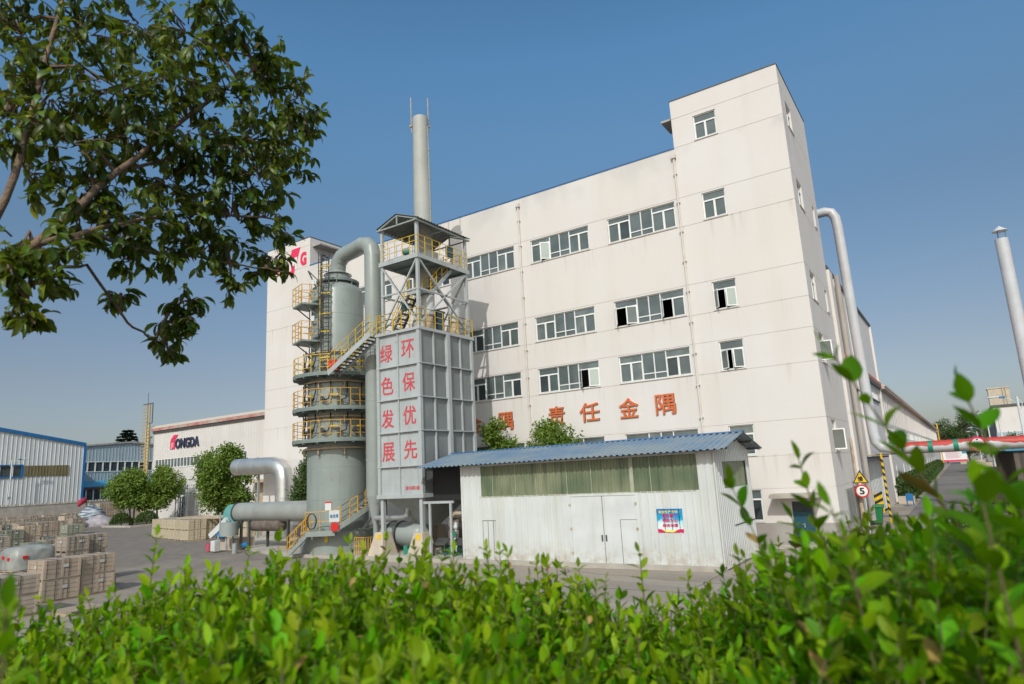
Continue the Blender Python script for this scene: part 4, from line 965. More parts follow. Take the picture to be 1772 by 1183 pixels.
q = SMB(); q.cyl((-42.0, 28.05, 2.42), .58, -.1, .55, 24, 'X'); q.build('inlet', m_teal, FN, 40)
q = SMB(); q.box(-43.6, -41.5, 27.6, 29.0, .0, .75); q.build('plinth', m_conc_lt, FN)
q = SMB(); q.cyl((-41.45, 27.0, 0), .58, 1.0, 1.85, 26); q.build('silencer_pot', m_grey, FN, 40)
q = SMB()
for x, y in ((-42.15, 26.7), (-41.3, 26.7), (-41.75, 27.5)): q.bar((x, y, .15), (x, y, 1.05), .07)
q.bar((-42.3, 26.9, 1.2), (-42.3, 26.9, 2.5), .07); q.build('pot_legs', m_grey2, FN)
q = SMB(); q.hexa([(-44.6, 27.5, 1.0), (-44.3, 27.5, .75), (-42.5, 27.5, 1.75), (-42.7, 27.5, 2.15), (-44.6, 27.7, 1.0), (-44.3, 27.7, .75), (-42.5, 27.7, 1.75), (-42.7, 27.7, 2.15)]); q.build('belt_guard', m_wht, FN)
q = SMB(); q.cyl((-43.0, 27.4, .95), .2, -.25, .3, 14, 'X'); q.build('motor', m_bluep, FN, 40)
q = SMB(); q.box(-42.2, -41.75, 26.2, 26.6, .1, .75); tag(q.build('white_box', m_wht), 'small white metal box beside the fan plinth', 'box')
q = SMB(); q.lathe((-43.0, 26.6, 0), [(0, .05), (.2, .05), (.24, .55), (.2, .55), (.18, .1)], 16); tag(q.build('pink_bucket', M("pink_plastic", (.42, .09, .13), None, rough=.5), None, 40), 'dusty pink bucket by the fan plinth', 'bucket')
q = MB(); q.cyl((-39.0, 26.3, 0), .16, 0, .62, 14); tag(q.build('bollard', m_grey, None, 40), 'short grey steel bollard at the plinth edge', 'bollard')
q = MB(); q.cyl((-39.7, 27.6, .35), .18, -.25, .25, 12, 'X'); tag(q.build('small_motor', m_bluep, None, 40), 'small dark blue motor under the inlet duct', 'motor')
q = MB(); q.box(-37.9, -35.9, 30.6, 31.6, .8, .95); q.box(-37.9, -35.9, 30.6, 31.6, 1.15, 1.35); tag(q.build('blue_pallet', m_bluep), 'bright blue pallet on the ground behind the inlet duct', 'pallet')
q = MB(); q.box(-36.0, -34.9, 30.8, 31.9, .17, 1.9); tag(q.build('white_tank', m_wht), 'white square tank behind the stair landing', 'tank')
# ================================================================ shed
SH = thing('metal_shed', 'white corrugated metal shed with blue sheet roof and open left bay', 'shed', (-14, 26, .17))
SY0, SY1, SX0, SX1 = 26.0, 30.9, -20.45, -8.05
def ribbed(mb, P, u0, u1, z0, ztop, pitch, dep, holes=()):
    """corrugated sheet; ztop may be a function of u; holes as (ua,ub,za,zb)"""
    f = ztop if callable(ztop) else (lambda u: ztop)
    n = max(1, round((u1 - u0) / pitch)); prof = ((0, 0), (.4, 0), (.5, 1), (.9, 1), (1, 0)) if pitch < .25 else ((0, 0), (.80, 0), (.86, 1), (.94, 1), (1, 0))
    pts = []
    for k in range(n):
        for t, d in prof[:-1]: pts.append((u0 + (u1 - u0) * (k + t) / n, d * dep))
    pts.append((u1, 0))
    for i in range(len(pts) - 1):
        (a, d0), (b, d1) = pts[i], pts[i + 1]; m = (a + b) / 2
        segs = [(z0, None)]
        hs = [h for h in holes if h[0] < m < h[1]]
        spans = []
        z = z0
        for h in sorted(hs, key=lambda h: h[2]): spans.append((z, h[2], z, h[2])); z = h[3]
        spans.append((z, f(a), z, f(b)))
        for (za, zb, zc, zd) in spans: mb.quad(P(a, za, -d0), P(b, zc, -d1), P(b, zd, -d1), P(a, zb, -d0))
PS = lambda u, z, e: (u, SY0 + e, z)
PR = lambda u, z, e: (SX1 - e, u, z)
PLs = lambda u, z, e: (SX0 + e, u, z)
band = (-19.37, -8.85, 3.02, 4.42)
dhole = (-14.475, -11.425, .0, 2.91)
q = MB(); ribbed(q, PS, SX0, SX1, .14, 4.5, .31, .03, [band, dhole]); q.build('front_wall', m_shedw, SH)
gz = lambda u: 4.42 + .72 * (1 - abs(u - 28.4) / 2.9)
sw = (26.9, 30.3, 3.0, 4.05)
q = MB(); ribbed(q, PR, SY0, SY1, .05, gz, .24, .06, [sw]); q.build('side_wall', m_shedw, SH)
q = MB(); ribbed(q, PLs, SY0, SY1, .17, gz, .31, .018); q.quad((SX0, SY1, .1), (SX1, SY1, .1), (SX1, SY1, 4.4), (SX0, SY1, 4.4)); q.build('rear_wall', m_shedw, SH)
q = MB(); n = 40; x = band[0]
PSb = lambda u, z, e: (u, SY0 + .03 + e, z)
ribbed(q, PSb, band[0] - .16, band[1] + .16, band[2] - .02, band[3] + .02, .15, .025); q.build('translucent_strip', m_frp, SH)
q = MB(); ribbed(q, lambda u, z, e: (SX1 - .03 - e, u, z), sw[0], sw[1], sw[2], sw[3], .13, .02); q.build('translucent_strip', m_frp, SH)
q = MB(); q.box(band[0], band[1], SY0 - .02, SY0 + .02, 2.98, 3.02)
for x in (-18.6, -17.3, -16.2, -15.9, -14.6, -13.4, -11.55, -10.7): q.box(x, x + .025, SY0 - .015, SY0 + .02, 3.02, 4.42)
q.box(-11.6, -11.44, SY0 - .012, SY0 + .02, 3.02, 4.45); q.build('strip_trim', M('strip_edge', (.30, .31, .22), (.42, .42, .34), 3, .5), SH)
q = MB(); q.box(SX1 - .03, SX1 + .05, SY0 - .03, SY0 + .05, .1, 4.45); q.box(SX0 - .02, SX0 + .1, SY0 - .035, SY0 + .04, .14, 4.5); q.build('corner_trim', m_shedw, SH)
dl = MB(); dl.box(-14.47, -12.97, SY0 - .015, SY0 + .03, .06, 2.90); dL = dl.build('door', m_wht, SH)
dl = MB(); dl.box(-12.94, -11.43, SY0 - .015, SY0 + .03, .06, 2.90); dR = dl.build('door', m_wht, SH)
q = MB(); q.box(-12.16, -11.45, SY0 - .026, SY0 - .0175, .1, 1.9); wk = q.build('wicket', m_wht, dR)
q = MB(); q.box(-12.185, -12.16, SY0 - .02, SY0 - .0172, .1, 1.92); q.box(-12.16, -11.45, SY0 - .02, SY0 - .0172, 1.9, 1.92); q.build('wicket_gap', m_darkst, dR)
q = MB(); q.box(-14.5, -11.4, SY0 + .04, SY0 + .06, .02, 2.95); q.box(-14.55, -11.35, SY0 - .04, SY0 + .02, .02, .055); q.build('door_track', m_darkst, SH)
q = MB(); q.box(-19.22, -18.52, SY0 - .03, SY0 - .019, .16, 1.9); ds = q.build('side_door', m_shedw, SH)
q = MB(); q.box(-19.24, -18.5, SY0 - .034, SY0 - .02, 1.9, 1.925); q.box(-19.24, -19.22, SY0 - .034, SY0 - .02, .16, 1.9); q.build('side_door_gap', m_darkst, ds)
q = MB(); q.box(SX1 + .035, SX1 + .06, 27.8, 30.9, 1.5, 1.54); q.box(SX1 + .036, SX1 + .055, 29.6, 29.63, .1, 1.5); q.build('side_bolt', m_darkst, SH)
q = MB()
RX0, RX1 = -22.95, -7.42; pitch = .27
def slope(y0, z0, y1, z1):
    n = round((RX1 - RX0) / pitch)
    for k in range(n):
        a = RX0 + (RX1 - RX0) * k / n; w = (RX1 - RX0) / n
        cs = [(a, 0), (a + w * .45, 0), (a + w * .55, .05), (a + w * .85, .05), (a + w, 0)]
        for (p, h), (r, i) in zip(cs, cs[1:]): q.quad((p, y0, z0 + h), (r, y0, z0 + i), (r, y1, z1 + i), (p, y1, z1 + h))
slope(25.35, 4.5, 28.4, 5.22); slope(31.5, 4.5, 28.4, 5.22)
q.build('roof', m_shedroof, SH)
q = MB(); q.add([(RX0, 28.2, 5.22), (RX1, 28.2, 5.22), (RX1, 28.4, 5.28), (RX0, 28.4, 5.28), (RX1, 28.6, 5.22), (RX0, 28.6, 5.22)], [(0, 1, 2, 3), (3, 2, 4, 5)])
q.build('ridge_cap', m_bluecap, SH)
q = MB()
for y in (25.9, 27.2, 29.7, 30.9): q.box(RX0 + .1, RX1 - .02, y - .04, y + .04, 4.5 + .72 * (1 - abs(y - 28.4) / 3.05) - .12, 4.5 + .72 * (1 - abs(y - 28.4) / 3.05) - .02)
q.build('purlins', m_darkst, SH)
q = MB()
for x in (-13.05, -12.86): q.box(x - .03, x + .03, SY0 - .05, SY0 - .016, 1.05, 1.3)
q.build('door_handle', m_darkst, SH)
q = MB()
for x in (-14.5, -11.42):
    for z in (.5, 1.5, 2.5): q.box(x - .05, x + .05, SY0 - .06, SY0 - .043, z, z + .1)
q.build('hinge', m_rust, SH)
for x in (-14.64, -11.43): q = MB(); q.box(x, x + .17, SY0 - .042, SY0 - .018, .1, 2.98); q.build('door_jamb', m_shedw, SH)
q = MB(); q.box(-14.47, -11.43, SY0 - .042, SY0 - .018, 2.9, 2.98); q.build('door_lintel', m_shedw, SH)
# open bay: white posts and dark screen behind
q = MB(); q.box(-23.15, -21.2, 26.25, 26.34, 2.74, 2.86)
for x in (-22.75, -21.4): q.box(x - .06, x + .06, 26.25, 26.34, .17, 2.74)
q.build('bay_frame', m_grey2, SH)
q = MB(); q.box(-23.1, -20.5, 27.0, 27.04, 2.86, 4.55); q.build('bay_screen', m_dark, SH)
# safety poster
m_post = bpy.data.materials.new("poster_sky"); m_post.use_nodes = True
nt = m_post.node_tree; N = nt.nodes; Lk = nt.links
tc = N.new('ShaderNodeTexCoord'); no = N.new('ShaderNodeTexNoise'); no.inputs['Scale'].default_value = 3.2; no.inputs['Detail'].default_value = 5
sp = N.new('ShaderNodeSeparateXYZ'); Lk.new(tc.outputs['Object'], no.inputs[0]); Lk.new(tc.outputs['Object'], sp.inputs[0])
mr = N.new('ShaderNodeMapRange'); mr.inputs[1].default_value = 2.35; mr.inputs[2].default_value = 1.55; Lk.new(sp.outputs[2], mr.inputs[0])
ad = N.new('ShaderNodeMath'); ad.operation = 'ADD'; Lk.new(mr.outputs[0], ad.inputs[0])
sb = N.new('ShaderNodeMath'); sb.operation = 'MULTIPLY_ADD'; sb.inputs[1].default_value = 1.6; sb.inputs[2].default_value = -.85; Lk.new(no.outputs[0], sb.inputs[0]); Lk.new(sb.outputs[0], ad.inputs[1])
cr = N.new('ShaderNodeValToRGB'); e = cr.color_ramp.elements; e[0].color = (.01, .15, .45, 1); e[1].color = (.7, .78, .78, 1); k = e.new(.4); k.color = (.01, .38, .58, 1); k = e.new(.65); k.color = (.45, .68, .74, 1)
Lk.new(ad.outputs[0], cr.inputs[0]); Lk.new(cr.outputs[0], N["Principled BSDF"].inputs['Base Color']); N["Principled BSDF"].inputs['Roughness'].default_value = .4
PO = MB(); PO.box(-10.56, -9.49, SY0 - .03, SY0 - .022, 1.41, 2.32); po = tag(PO.build('safety_poster', m_post), 'blue and red safety poster with Chinese slogans on the shed wall', 'poster')
m_pred = M("poster_crimson", (.62, .01, .10), None, rough=.4); m_pyel = M("poster_yellow", (.85, .72, .12), None, rough=.4)
q = MB(); q.add([(-10.56, SY0 - .033, 1.41), (-9.49, SY0 - .033, 1.41), (-9.49, SY0 - .033, 1.545), (-9.7, SY0 - .033, 1.53), (-9.9, SY0 - .033, 1.42), (-10.2, SY0 - .033, 1.42), (-10.4, SY0 - .033, 1.53), (-10.56, SY0 - .033, 1.55)], [(0, 5, 6, 7), (1, 2, 3, 4), (0, 1, 4, 5)]); q.build('ribbon', m_pred, po)
q = MB(); q.add([(-10.2, SY0 - .0335, 1.425), (-9.9, SY0 - .0335, 1.425), (-9.72, SY0 - .0335, 1.52), (-10.05, SY0 - .0335, 1.49), (-10.38, SY0 - .0335, 1.52)], [(0, 1, 2, 3, 4)]); q.build('ribbon_glow', m_pyel, po)
text_mesh('安全生产方针:', .82, .11, 'lettering', m_pyel, po, PF(-10.06, SY0 - .034, 2.2), bold=.02)
for s, z in (('安全第一', 2.05), ('预防为主', 1.87), ('综合治理', 1.68)): text_mesh(s, .62, .125, 'lettering', m_pred, po, PF(-10.02, SY0 - .034, z), bold=.03)

# ================================================================ workshop with the dark lettering
k_ = 54 / 34.76
TG = thing('lettered_workshop', 'low white workshop with dark lettering, strip window and red trimmed eaves', 'building', (-90, 54, 0))
TX0, TX1, TY, TZ = -101.0, -60.0, 54.0, 13.2
PT = lambda u, z, e: (u, TY + e, z)
win = (-100.3, -78.0, 7.55, 8.75); dw = (-93.6, -91.8, 0, 3.3); dw2 = (-93.6, -91.8, 3.55, 5.95); gate = (-72, -66, 0, 4.6)
q = MB(); ribbed(q, PT, TX0, TX1, 0, TZ, .6, .03, [win, (dw[0], dw[1], 0, 5.95)]); q.quad((TX0, TY, 0), (TX0, 90, 0), (TX0, 90, TZ), (TX0, TY, TZ)); q.build('wall', m_tgw, TG)
q = MB(); q.add([(TX0 - .2, TY - .3, 13.85), (TX1, TY - .3, 13.85), (TX1, 70, 15.2), (TX0 - .2, 70, 15.2)], [(0, 1, 2, 3)]); q.box(TX0 - .2, TX1, TY - .35, TY - .1, 13.5, 13.85); q.build('roof', M("pale_roof_edge", (.55, .5, .45), None), TG)
q = MB()
for i in range(17): q.box(TX0 - .2 + i * 2.42, TX0 + 2.15 + i * 2.42, TY - .33, TY - .05, 13.1, 13.5)
q.build('red_trim', M("faded_red", (.42, .16, .13), (.45, .36, .32), .5, .7), TG)
q = MB(); q.box(TX0 - .1, TX1, TY - .2, TY + .02, 12.75, 13.1); q.build('gutter', m_darkst, TG)
f = MB(); f.box(win[0], win[1], TY + .08, TY + .1, win[2], win[3]); wo = f.build('window', m_glass, TG)
f = MB(); f.box(win[0] - .05, win[1], TY - .06, TY + .07, win[2] - .12, win[2]); f.box(win[0] - .05, win[1], TY - .02, TY + .07, win[3], win[3] + .08); x = win[0]
while x < win[1]: f.box(x, x + .1, TY - .03, TY + .07, win[2], win[3]); x += .83
f.build('frame', m_white, wo)
f = MB(); f.box(dw[0] + .05, dw[1] - .05, TY + .1, TY + .12, 0, 5.9); wo = f.build('glazed_door', m_glass2, TG)
f = MB(); f.box(dw[0], dw[1], TY + .02, TY + .09, 3.3, 3.55); f.box(dw[0], dw[1], TY + .02, TY + .09, 5.85, 5.95); f.box(dw[0], dw[1], TY + .02, TY + .09, 5.0, 5.1)
for x in (dw[0], -92.98, -92.35, dw[1] - .1): f.box(x, x + .1, TY + .02, TY + .09, 0, 3.3)
for x in (dw[0], dw[1] - .1, -92.4): f.box(x, x + .09, TY + .02, TY + .09, 3.55, 5.85)
f.build('frame', m_white, wo)
q = MB(); q.box(-76, -62, TY - .05, TY - .01, 0, 4.6); q.box(-76, -62, TY - 1.6, TY - .05, 4.6, 5.0); q.build('loading_bay', m_rust, TG)
q = MB(); q.box(-73.5, -63, TY - .1, TY - .06, 0, 3.9); q.build('dark_doorway', M("doorway_blue", (.03, .07, .1), (.12, .05, .03), .6, .6), TG)
text_mesh('ONGDA', 5.9, 1.3, 'sign_lettering', m_navy, TG, PF(-91.9, TY - .08, 10.85), bold=.035, ext=.1)
q = MB(); yy = TY - .12
q.prism([(-96.3, 10.15), (-95.05, 10.15), (-95.05, 11.35), (-96.3, 11.35)], lambda a, b: (a, yy, b), lambda a, b: (a, yy + .1, b))
q.prism([(-96.25, 11.45), (-95.15, 11.45), (-94.35, 12.15), (-95.45, 12.15)], lambda a, b: (a, yy, b), lambda a, b: (a, yy + .1, b)); q.build('sign_mark', m_magenta, TG)
q = MB(); q.box(-96.0, -95.85, yy - .02, yy - .004, 10.15, 11.0); q.box(-95.6, -95.45, yy - .02, yy - .004, 10.4, 11.1); q.build('sign_mark_gap', m_tgw, TG)
# scaffold by the door
SC = thing('scaffold', 'thin grey scaffold frame standing beside the glazed workshop door', 'scaffold', (-89.8, 52.8, 0))
q = MB()
for x in (-91.2, -88.4):
    for y in (52.2, 53.4): q.bar((x, y, 0), (x, y, 4.9), .09)
for z in (1.2, 2.5, 3.7, 4.8):
    for y in (52.2, 53.4): q.bar((-91.2, y, z), (-88.4, y, z), .07)
q.bar((-91.2, 52.2, 0), (-88.4, 52.2, 2.5), .06); q.bar((-91.2, 52.2, 2.5), (-88.4, 52.2, 4.8), .06); q.build('tubes', m_grey2, SC)
# yellow ladder tower
YL = thing('ladder_tower', 'tall yellow caged ladder against the corner of the lettered workshop', 'ladder', (-101.4, 53.4, 0))
q = MB()
for dx in (.3, 1.0): q.bar((-102 + dx, 53.2, 0), (-102 + dx, 53.2, 17.3), .13)
m_must = M('mustard_paint', (.46, .31, .05), (.38, .24, .04), 3, .6)
q.build('posts', m_must, YL)
q = MB()
for k in range(34): q.bar((-102.9, 53.1, .6 + k * .5), (-101.2 if k < 29 else -101.9, 53.1, .6 + k * .5), .09)
q.build('rungs', m_must, YL)
q = MB(); q.bar((-101.0, 53.1, 14.3), (-100.1, 53.1, 14.3), .1); q.bar((-100.1, 53.1, 14.3), (-100.1, 53.1, 17.3), .1); q.bar((-102.8, 53.1, 17.3), (-100.1, 53.1, 17.3), .1); q.bar((-101.5, 53.1, 17.3), (-101.5, 53.1, 19), .05); q.build('top_frame', m_darkst, YL)
q = MB(); q.cyl((-102.3, 53.7, 0), .32, 0, 14.2, 12); q.build('downpipe', m_white, YL, 40)

# ================================================================ left warehouses, boundary wall
LW = thing('blue_trim_warehouse', 'pale corrugated warehouse with bright blue roof edge and corner trim', 'building', (-124, 45, 0))
LX = -124.0
PLW = lambda u, z, e: (LX - e, u, z)
zt = lambda y: 12.6 + (54.6 - y) * .182
q = MB(); ribbed(q, PLW, 20, 54.5, 0, zt, .62, .07, [(30, 45.6, 7.67, 9.3)]); q.quad((LX, 54.5, 0), (LX - 25, 54.5, 0), (LX - 25, 54.5, 12.6), (LX, 54.5, 12.6)); q.build('wall', m_whs, LW)
q = MB(); q.hexa([(LX, 20, zt(20) - .15), (LX + .25, 20, zt(20) - .15), (LX + .25, 54.7, zt(54.7) - .15), (LX, 54.7, zt(54.7) - .15), (LX, 20, zt(20) + .4), (LX + .25, 20, zt(20) + .4), (LX + .25, 54.7, zt(54.7) + .4), (LX, 54.7, zt(54.7) + .4)])
q.build('verge', m_bluep, LW)
q = MB(); q.quad((LX + .2, 20, zt(20) + .35), (LX - 30, 20, zt(20) + .35), (LX - 30, 54.7, zt(54.7) + .35), (LX + .2, 54.7, zt(54.7) + .35)); q.build('roof', m_bluep, LW)
q = MB(); q.box(LX - .2, LX + .22, 54.4, 54.75, 3.3, 12.5); q.build('corner_trim', m_bluep, LW)
f = MB(); f.box(LX - .12, LX - .08, 30, 45.6, 7.67, 9.3); wo = f.build('window', m_glass2, LW)
f = MB(); f.box(LX - .05, LX + .16, 30, 45.7, 9.3, 9.5); f.box(LX - .05, LX + .16, 30, 45.7, 7.45, 7.67); f.box(LX - .05, LX + .16, 45.5, 45.8, 7.67, 9.3); f.build('surround', m_bluep, wo)
f = MB(); k = 30.2
while k < 45.5: f.box(LX - .07, LX + .05, k, k + .25, 7.67, 9.3); k += 1.75
f.build('frame', m_white, wo)
q = MB(); ribbed(q, lambda u, z, e: (LX + .11 - e, u, z), 46.0, 52.3, 7.62, 9.3, .46, .05); q.build('skylight_sheet', M("amber_sheet", (.20, .17, .085), (.15, .12, .06), .5, .5), LW)
BW = thing('grey_blue_warehouse', 'grey blue warehouse with strip windows and bright blue lean-to roof', 'building', (-136, 65, 0))
GX = -136.0
PGW = lambda u, z, e: (GX - e, u, z)
zg = lambda y: 13.85 - abs(y - 68) * .085
q = MB(); ribbed(q, PGW, 50, 84, 0, zg, .6, .06, [(50, 84, 8.55, 10.25)]); q.build('wall', m_blues, BW)
q = MB(); q.hexa([(GX - 20, 50, zg(50)), (GX + .3, 50, zg(50)), (GX + .3, 68, 13.9), (GX - 20, 68, 13.9), (GX - 20, 50, zg(50) + .3), (GX + .3, 50, zg(50) + .3), (GX + .3, 68, 14.2), (GX - 20, 68, 14.2)]); q.hexa([(GX - 20, 68, 13.9), (GX + .3, 68, 13.9), (GX + .3, 84, zg(84)), (GX - 20, 84, zg(84)), (GX - 20, 68, 14.2), (GX + .3, 68, 14.2), (GX + .3, 84, zg(84) + .3), (GX - 20, 84, zg(84) + .3)]); q.build('roof', m_plinth, BW)
f = MB(); f.box(GX - .1, GX - .06, 50, 84, 8.55, 10.25); wo = f.build('window', m_glass2, BW)
f = MB(); f.box(GX - .05, GX + .1, 50, 84, 8.43, 8.55); f.box(GX - .05, GX + .1, 50, 84, 10.25, 10.37); k = 51
while k < 84: f.box(GX - .05, GX + .08, k, k + .2, 8.55, 10.25); k += 1.35
f.build('frame', m_white, wo)
q = MB(); q.hexa([(GX, 50, 6.6), (GX, 76, 6.6), (GX + 3.2, 76, 5.6), (GX + 3.2, 50, 5.6), (GX, 50, 6.75), (GX, 76, 6.75), (GX + 3.2, 76, 5.75), (GX + 3.2, 50, 5.75)]); q.build('lean_to_roof', m_blueroof, BW)
q = MB(); q.box(GX + 2.9, GX + 3.2, 50, 76, 5.2, 5.6); q.build('fascia', M("rusty_fascia", (.12, .06, .05), None), BW)
f = MB(); f.box(GX + 2.7, GX + 2.75, 50, 76, 0, 5.2); wo = f.build('lean_to_window', m_glass2, BW); f = MB(); k = 55.5
while k < 76: f.box(GX + 2.75, GX + 2.85, k, k + .22, 2, 5.2); k += 1.25
f.box(GX + 2.75, GX + 2.9, 50, 76, 2.6, 3.0); f.build('frame', m_white, wo)
q = MB(); q.tube([(-137, 72, 13.8), (-137, 72, 15)], .5, 12); q.cyl((-137, 72, 0), .8, 15, 15.3, 12); q.build('roof_vent', m_rust, BW, 40)
FW_ = thing('boundary_wall', 'pale rendered boundary wall with toothed concrete coping', 'wall', (-117, 40, 0))
q = MB(); q.box(-117.3, -117, 12, 62, 0, 3.1); q.box(-117.3, -90, 62, 62.3, 0, 3.1); q.build('wall', m_concrete, FW_)
q = MB(); q.box(-117.36, -116.94, 12, 62, 3.1, 3.18); k = 24
while k < 61.8: q.box(-117.3, -117.0, k, k + .22, 3.18, 3.42); k += .45
q.build('coping', m_concrete, FW_)

# ================================================================ right lane: signs, pipes, bin
SG = thing('speed_sign', 'triangular warning sign above round red ringed 5 speed limit sign on a pole', 'traffic sign', (-4.65, 40.2, 0))
sx, sy = -4.72, 40.15
q = MB(); q.tube([(sx + .08, sy + .06, 0), (sx + .08, sy + .06, 3.4)], .045, 10); q.build('pole', m_grey2, SG, 40)
q = MB(); q.cyl((sx, sy, 2.15), .34, -.02, .02, 32, 'Y'); q.build('disc', m_redp, SG)
q = MB(); q.cyl((sx, sy - .024, 2.15), .265, -.004, .004, 32, 'Y'); q.build('disc_face', m_white, SG)
text_mesh('5', .2, .32, 'numeral', m_black, SG, PF(sx, sy - .032, 2.15), bold=.03)
q = MB(); q.prism([(sx - .39, 2.56), (sx + .39, 2.56), (sx, 3.24)], lambda a, b: (a, sy - .02, b), lambda a, b: (a, sy + .02, b)); q.build('triangle', m_black, SG)
q = MB(); q.prism([(sx - .31, 2.605), (sx + .31, 2.605), (sx, 3.14)], lambda a, b: (a, sy - .03, b), lambda a, b: (a, sy - .021, b)); q.build('triangle_face', m_yel, SG)
text_mesh('慢', .24, .24, 'pictogram', m_black, SG, PF(sx, sy - .034, 2.78), bold=.03)
BN = thing('wheeled_bin', 'green wheeled bin standing by the wall corner', 'bin', (-4.85, 45.2, 0))
q = MB(); q.hexa([(-5.1, 44.9, .1), (-4.5, 44.9, .1), (-4.5, 45.5, .1), (-5.1, 45.5, .1), (-5.25, 44.78, 1.0), (-4.35, 44.78, 1.0), (-4.35, 45.6, 1.0), (-5.25, 45.6, 1.0)]); q.build('tub', m_green, BN)
q = MB(); q.hexa([(-5.3, 44.72, 1.0), (-4.3, 44.72, 1.0), (-4.3, 45.65, 1.0), (-5.3, 45.65, 1.0), (-5.22, 44.8, 1.12), (-4.38, 44.8, 1.12), (-4.38, 45.6, 1.12), (-5.22, 45.6, 1.12)]); q.build('lid', m_green, BN)
for x in (-5.05, -4.55):
    q = MB(); q.cyl((x, 45.45, .1), .1, -.03, .03, 14, 'X'); q.build('wheel', m_black, BN, 40)
def striped(x, y, h, label):
    t = thing('striped_post', label, 'post', (x, y, 0))
    q = MB(); q.tube([(x, y, 0), (x, y, h)], .07, 12); q.build('pole', m_yel, t, 40)
    q = MB(); z = .25
    while z < h - .2:
        n = 12
        for k in range(n):
            a0, a1 = 2 * math.pi * k / n, 2 * math.pi * (k + 1) / n
            o0, o1 = (k if k < 7 else 12 - k) * .03, ((k + 1) if k + 1 < 7 else 12 - k - 1) * .03
            q.quad((x + .073 * math.cos(a0), y + .073 * math.sin(a0), z + o0), (x + .073 * math.cos(a1), y + .073 * math.sin(a1), z + o1), (x + .073 * math.cos(a1), y + .073 * math.sin(a1), z + .18 + o1), (x + .073 * math.cos(a0), y + .073 * math.sin(a0), z + .18 + o0))
        z += .4
    q.build('bands', m_black, t)
striped(-4.1, 45.9, 4.05, 'yellow and black striped post nearest, under the pipe elbow')
striped(-4.5, 88, 4.0, 'yellow and black striped post farther along the lane by the clipped shrubs')
OP_ = thing('overhead_pipe', 'fat pale pipe coming down the hall wall and crossing over the lane', 'pipe', (-4, 45.9, 0))
py = 45.9
pts = [(-6.5, py - 2.0, 19.7), (-5.1, py - .5, 19.75)]
pts = [(-6.2, py, 19.7), (-5.1, py, 19.75), (-4.75, py, 19.6), (-4.56, py, 19.2), (-4.5, py, 18.6), (-4.4, py, 10), (-4.32, py, 5.3), (-4.25, py, 4.75), (-4.0, py, 4.42), (-3.5, py, 4.32), (-1.6, py, 4.3)]
m_pipe = M("pale_pipe", (.52, .53, .56), (.46, .47, .49), 1.2, .4, c3=(.5, .36, .33), streak=.4, ssc=2)
q = MB(); q.tube(pts, .30, 24); q.build('riser', m_pipe, OP_, 30)
q = MB(); q.tube([(-1.6, py, 4.3), (9, py, 4.25)], .302, 24); q.build('crossing', m_pipe, OP_, 30)
pr = random.Random(4); q = MB(); nx = 90; lo = []
for i in range(nx + 1):
    x = -3.2 + 11.5 * i / nx; lo.append(.1 + .55 * math.sin(x * 1.3 + .8) * math.sin(x * .6 + 1) + pr.uniform(-.12, .12))
for i in range(nx):
    x0, x1 = -3.2 + 11.5 * i / nx, -3.2 + 11.5 * (i + 1) / nx
    for k in range(10):
        f = lambda x, a: (x, py - .312 * math.cos(a), 4.31 + .312 * math.sin(a))
        a0, a1 = lo[i] + (math.pi - .1 - lo[i]) * k / 10, lo[i] + (math.pi - .1 - lo[i]) * (k + 1) / 10; b0, b1 = lo[i + 1] + (math.pi - .1 - lo[i + 1]) * k / 10, lo[i + 1] + (math.pi - .1 - lo[i + 1]) * (k + 1) / 10
        q.quad(f(x0, a0), f(x1, b0), f(x1, b1), f(x0, a1))
q.build('red_paint', M("peeling_red", (.48, .04, .03), (.40, .05, .035), 2, .5), OP_, 40)
q = MB()
for x in (-1.5, -.25): q.lathe((x, py, 4.3), [(.31, -.12), (.33, -.12), (.33, .12), (.31, .12)], 24, axis='X')
q.build('green_band', m_gsign, OP_, 30)
q = MB(); q.tube([(-6, py + .4, 3.98), (-5, py + .3, 4.0), (8, py + .3, 3.9)], .04, 6); q.tube([(8.6, py, 0), (8.6, py, 4.0)], .15, 10); q.build('hanger_pipe', m_rust, OP_)
HL = thing('height_limit_sign', 'round red ringed 4.5m height limit sign on the red pipe', 'traffic sign', (.77, 45.5, 4.0))
q = MB(); q.cyl((.77, 45.56, 4.3), .40, -.02, .02, 36, 'Y'); q.build('disc', M("sign_crimson", (.62, .01, .06), None, rough=.4), HL)
q = MB(); q.cyl((.77, 45.535, 4.3), .30, -.004, .004, 36, 'Y'); q.build('disc_face', m_white, HL)
text_mesh('4.5m', .46, .19, 'lettering', m_black, HL, PF(.77, 45.527, 4.3), bold=.02)
for s in (1, -1):
    q = MB(); q.add([(.77 - .08, 45.527, 4.3 + s * .28), (.77 + .08, 45.527, 4.3 + s * .28), (.77, 45.527, 4.3 + s * .17)], [(0, 1, 2)]); q.build('arrow', m_navy, HL)
BRN = thing('banner_board', 'white and red banner board closing the far end of the lane', 'banner', (-2.4, 240, 0))
q = MB(); q.box(-5.6, .9, 240, 240.3, .8, 4.0); q.build('board', m_white, BRN)
q = MB(); q.box(-5.6, .9, 239.95, 239.99, .8, 1.3); q.build('red_strip', m_magenta, BRN)
q = MB()
for k in range(7): q.box(-4.4, -1.2 + (k % 3) * .4, 239.95, 239.99, 1.8 + k * .28, 1.9 + k * .28)
q.build('text_lines', M("faint_rose", (.6, .3, .35), None), BRN)
q = MB(); q.box(-.2, .9, 239.94, 239.99, 3.0, 4.0); q.build('blue_corner', m_blueroof, BRN)
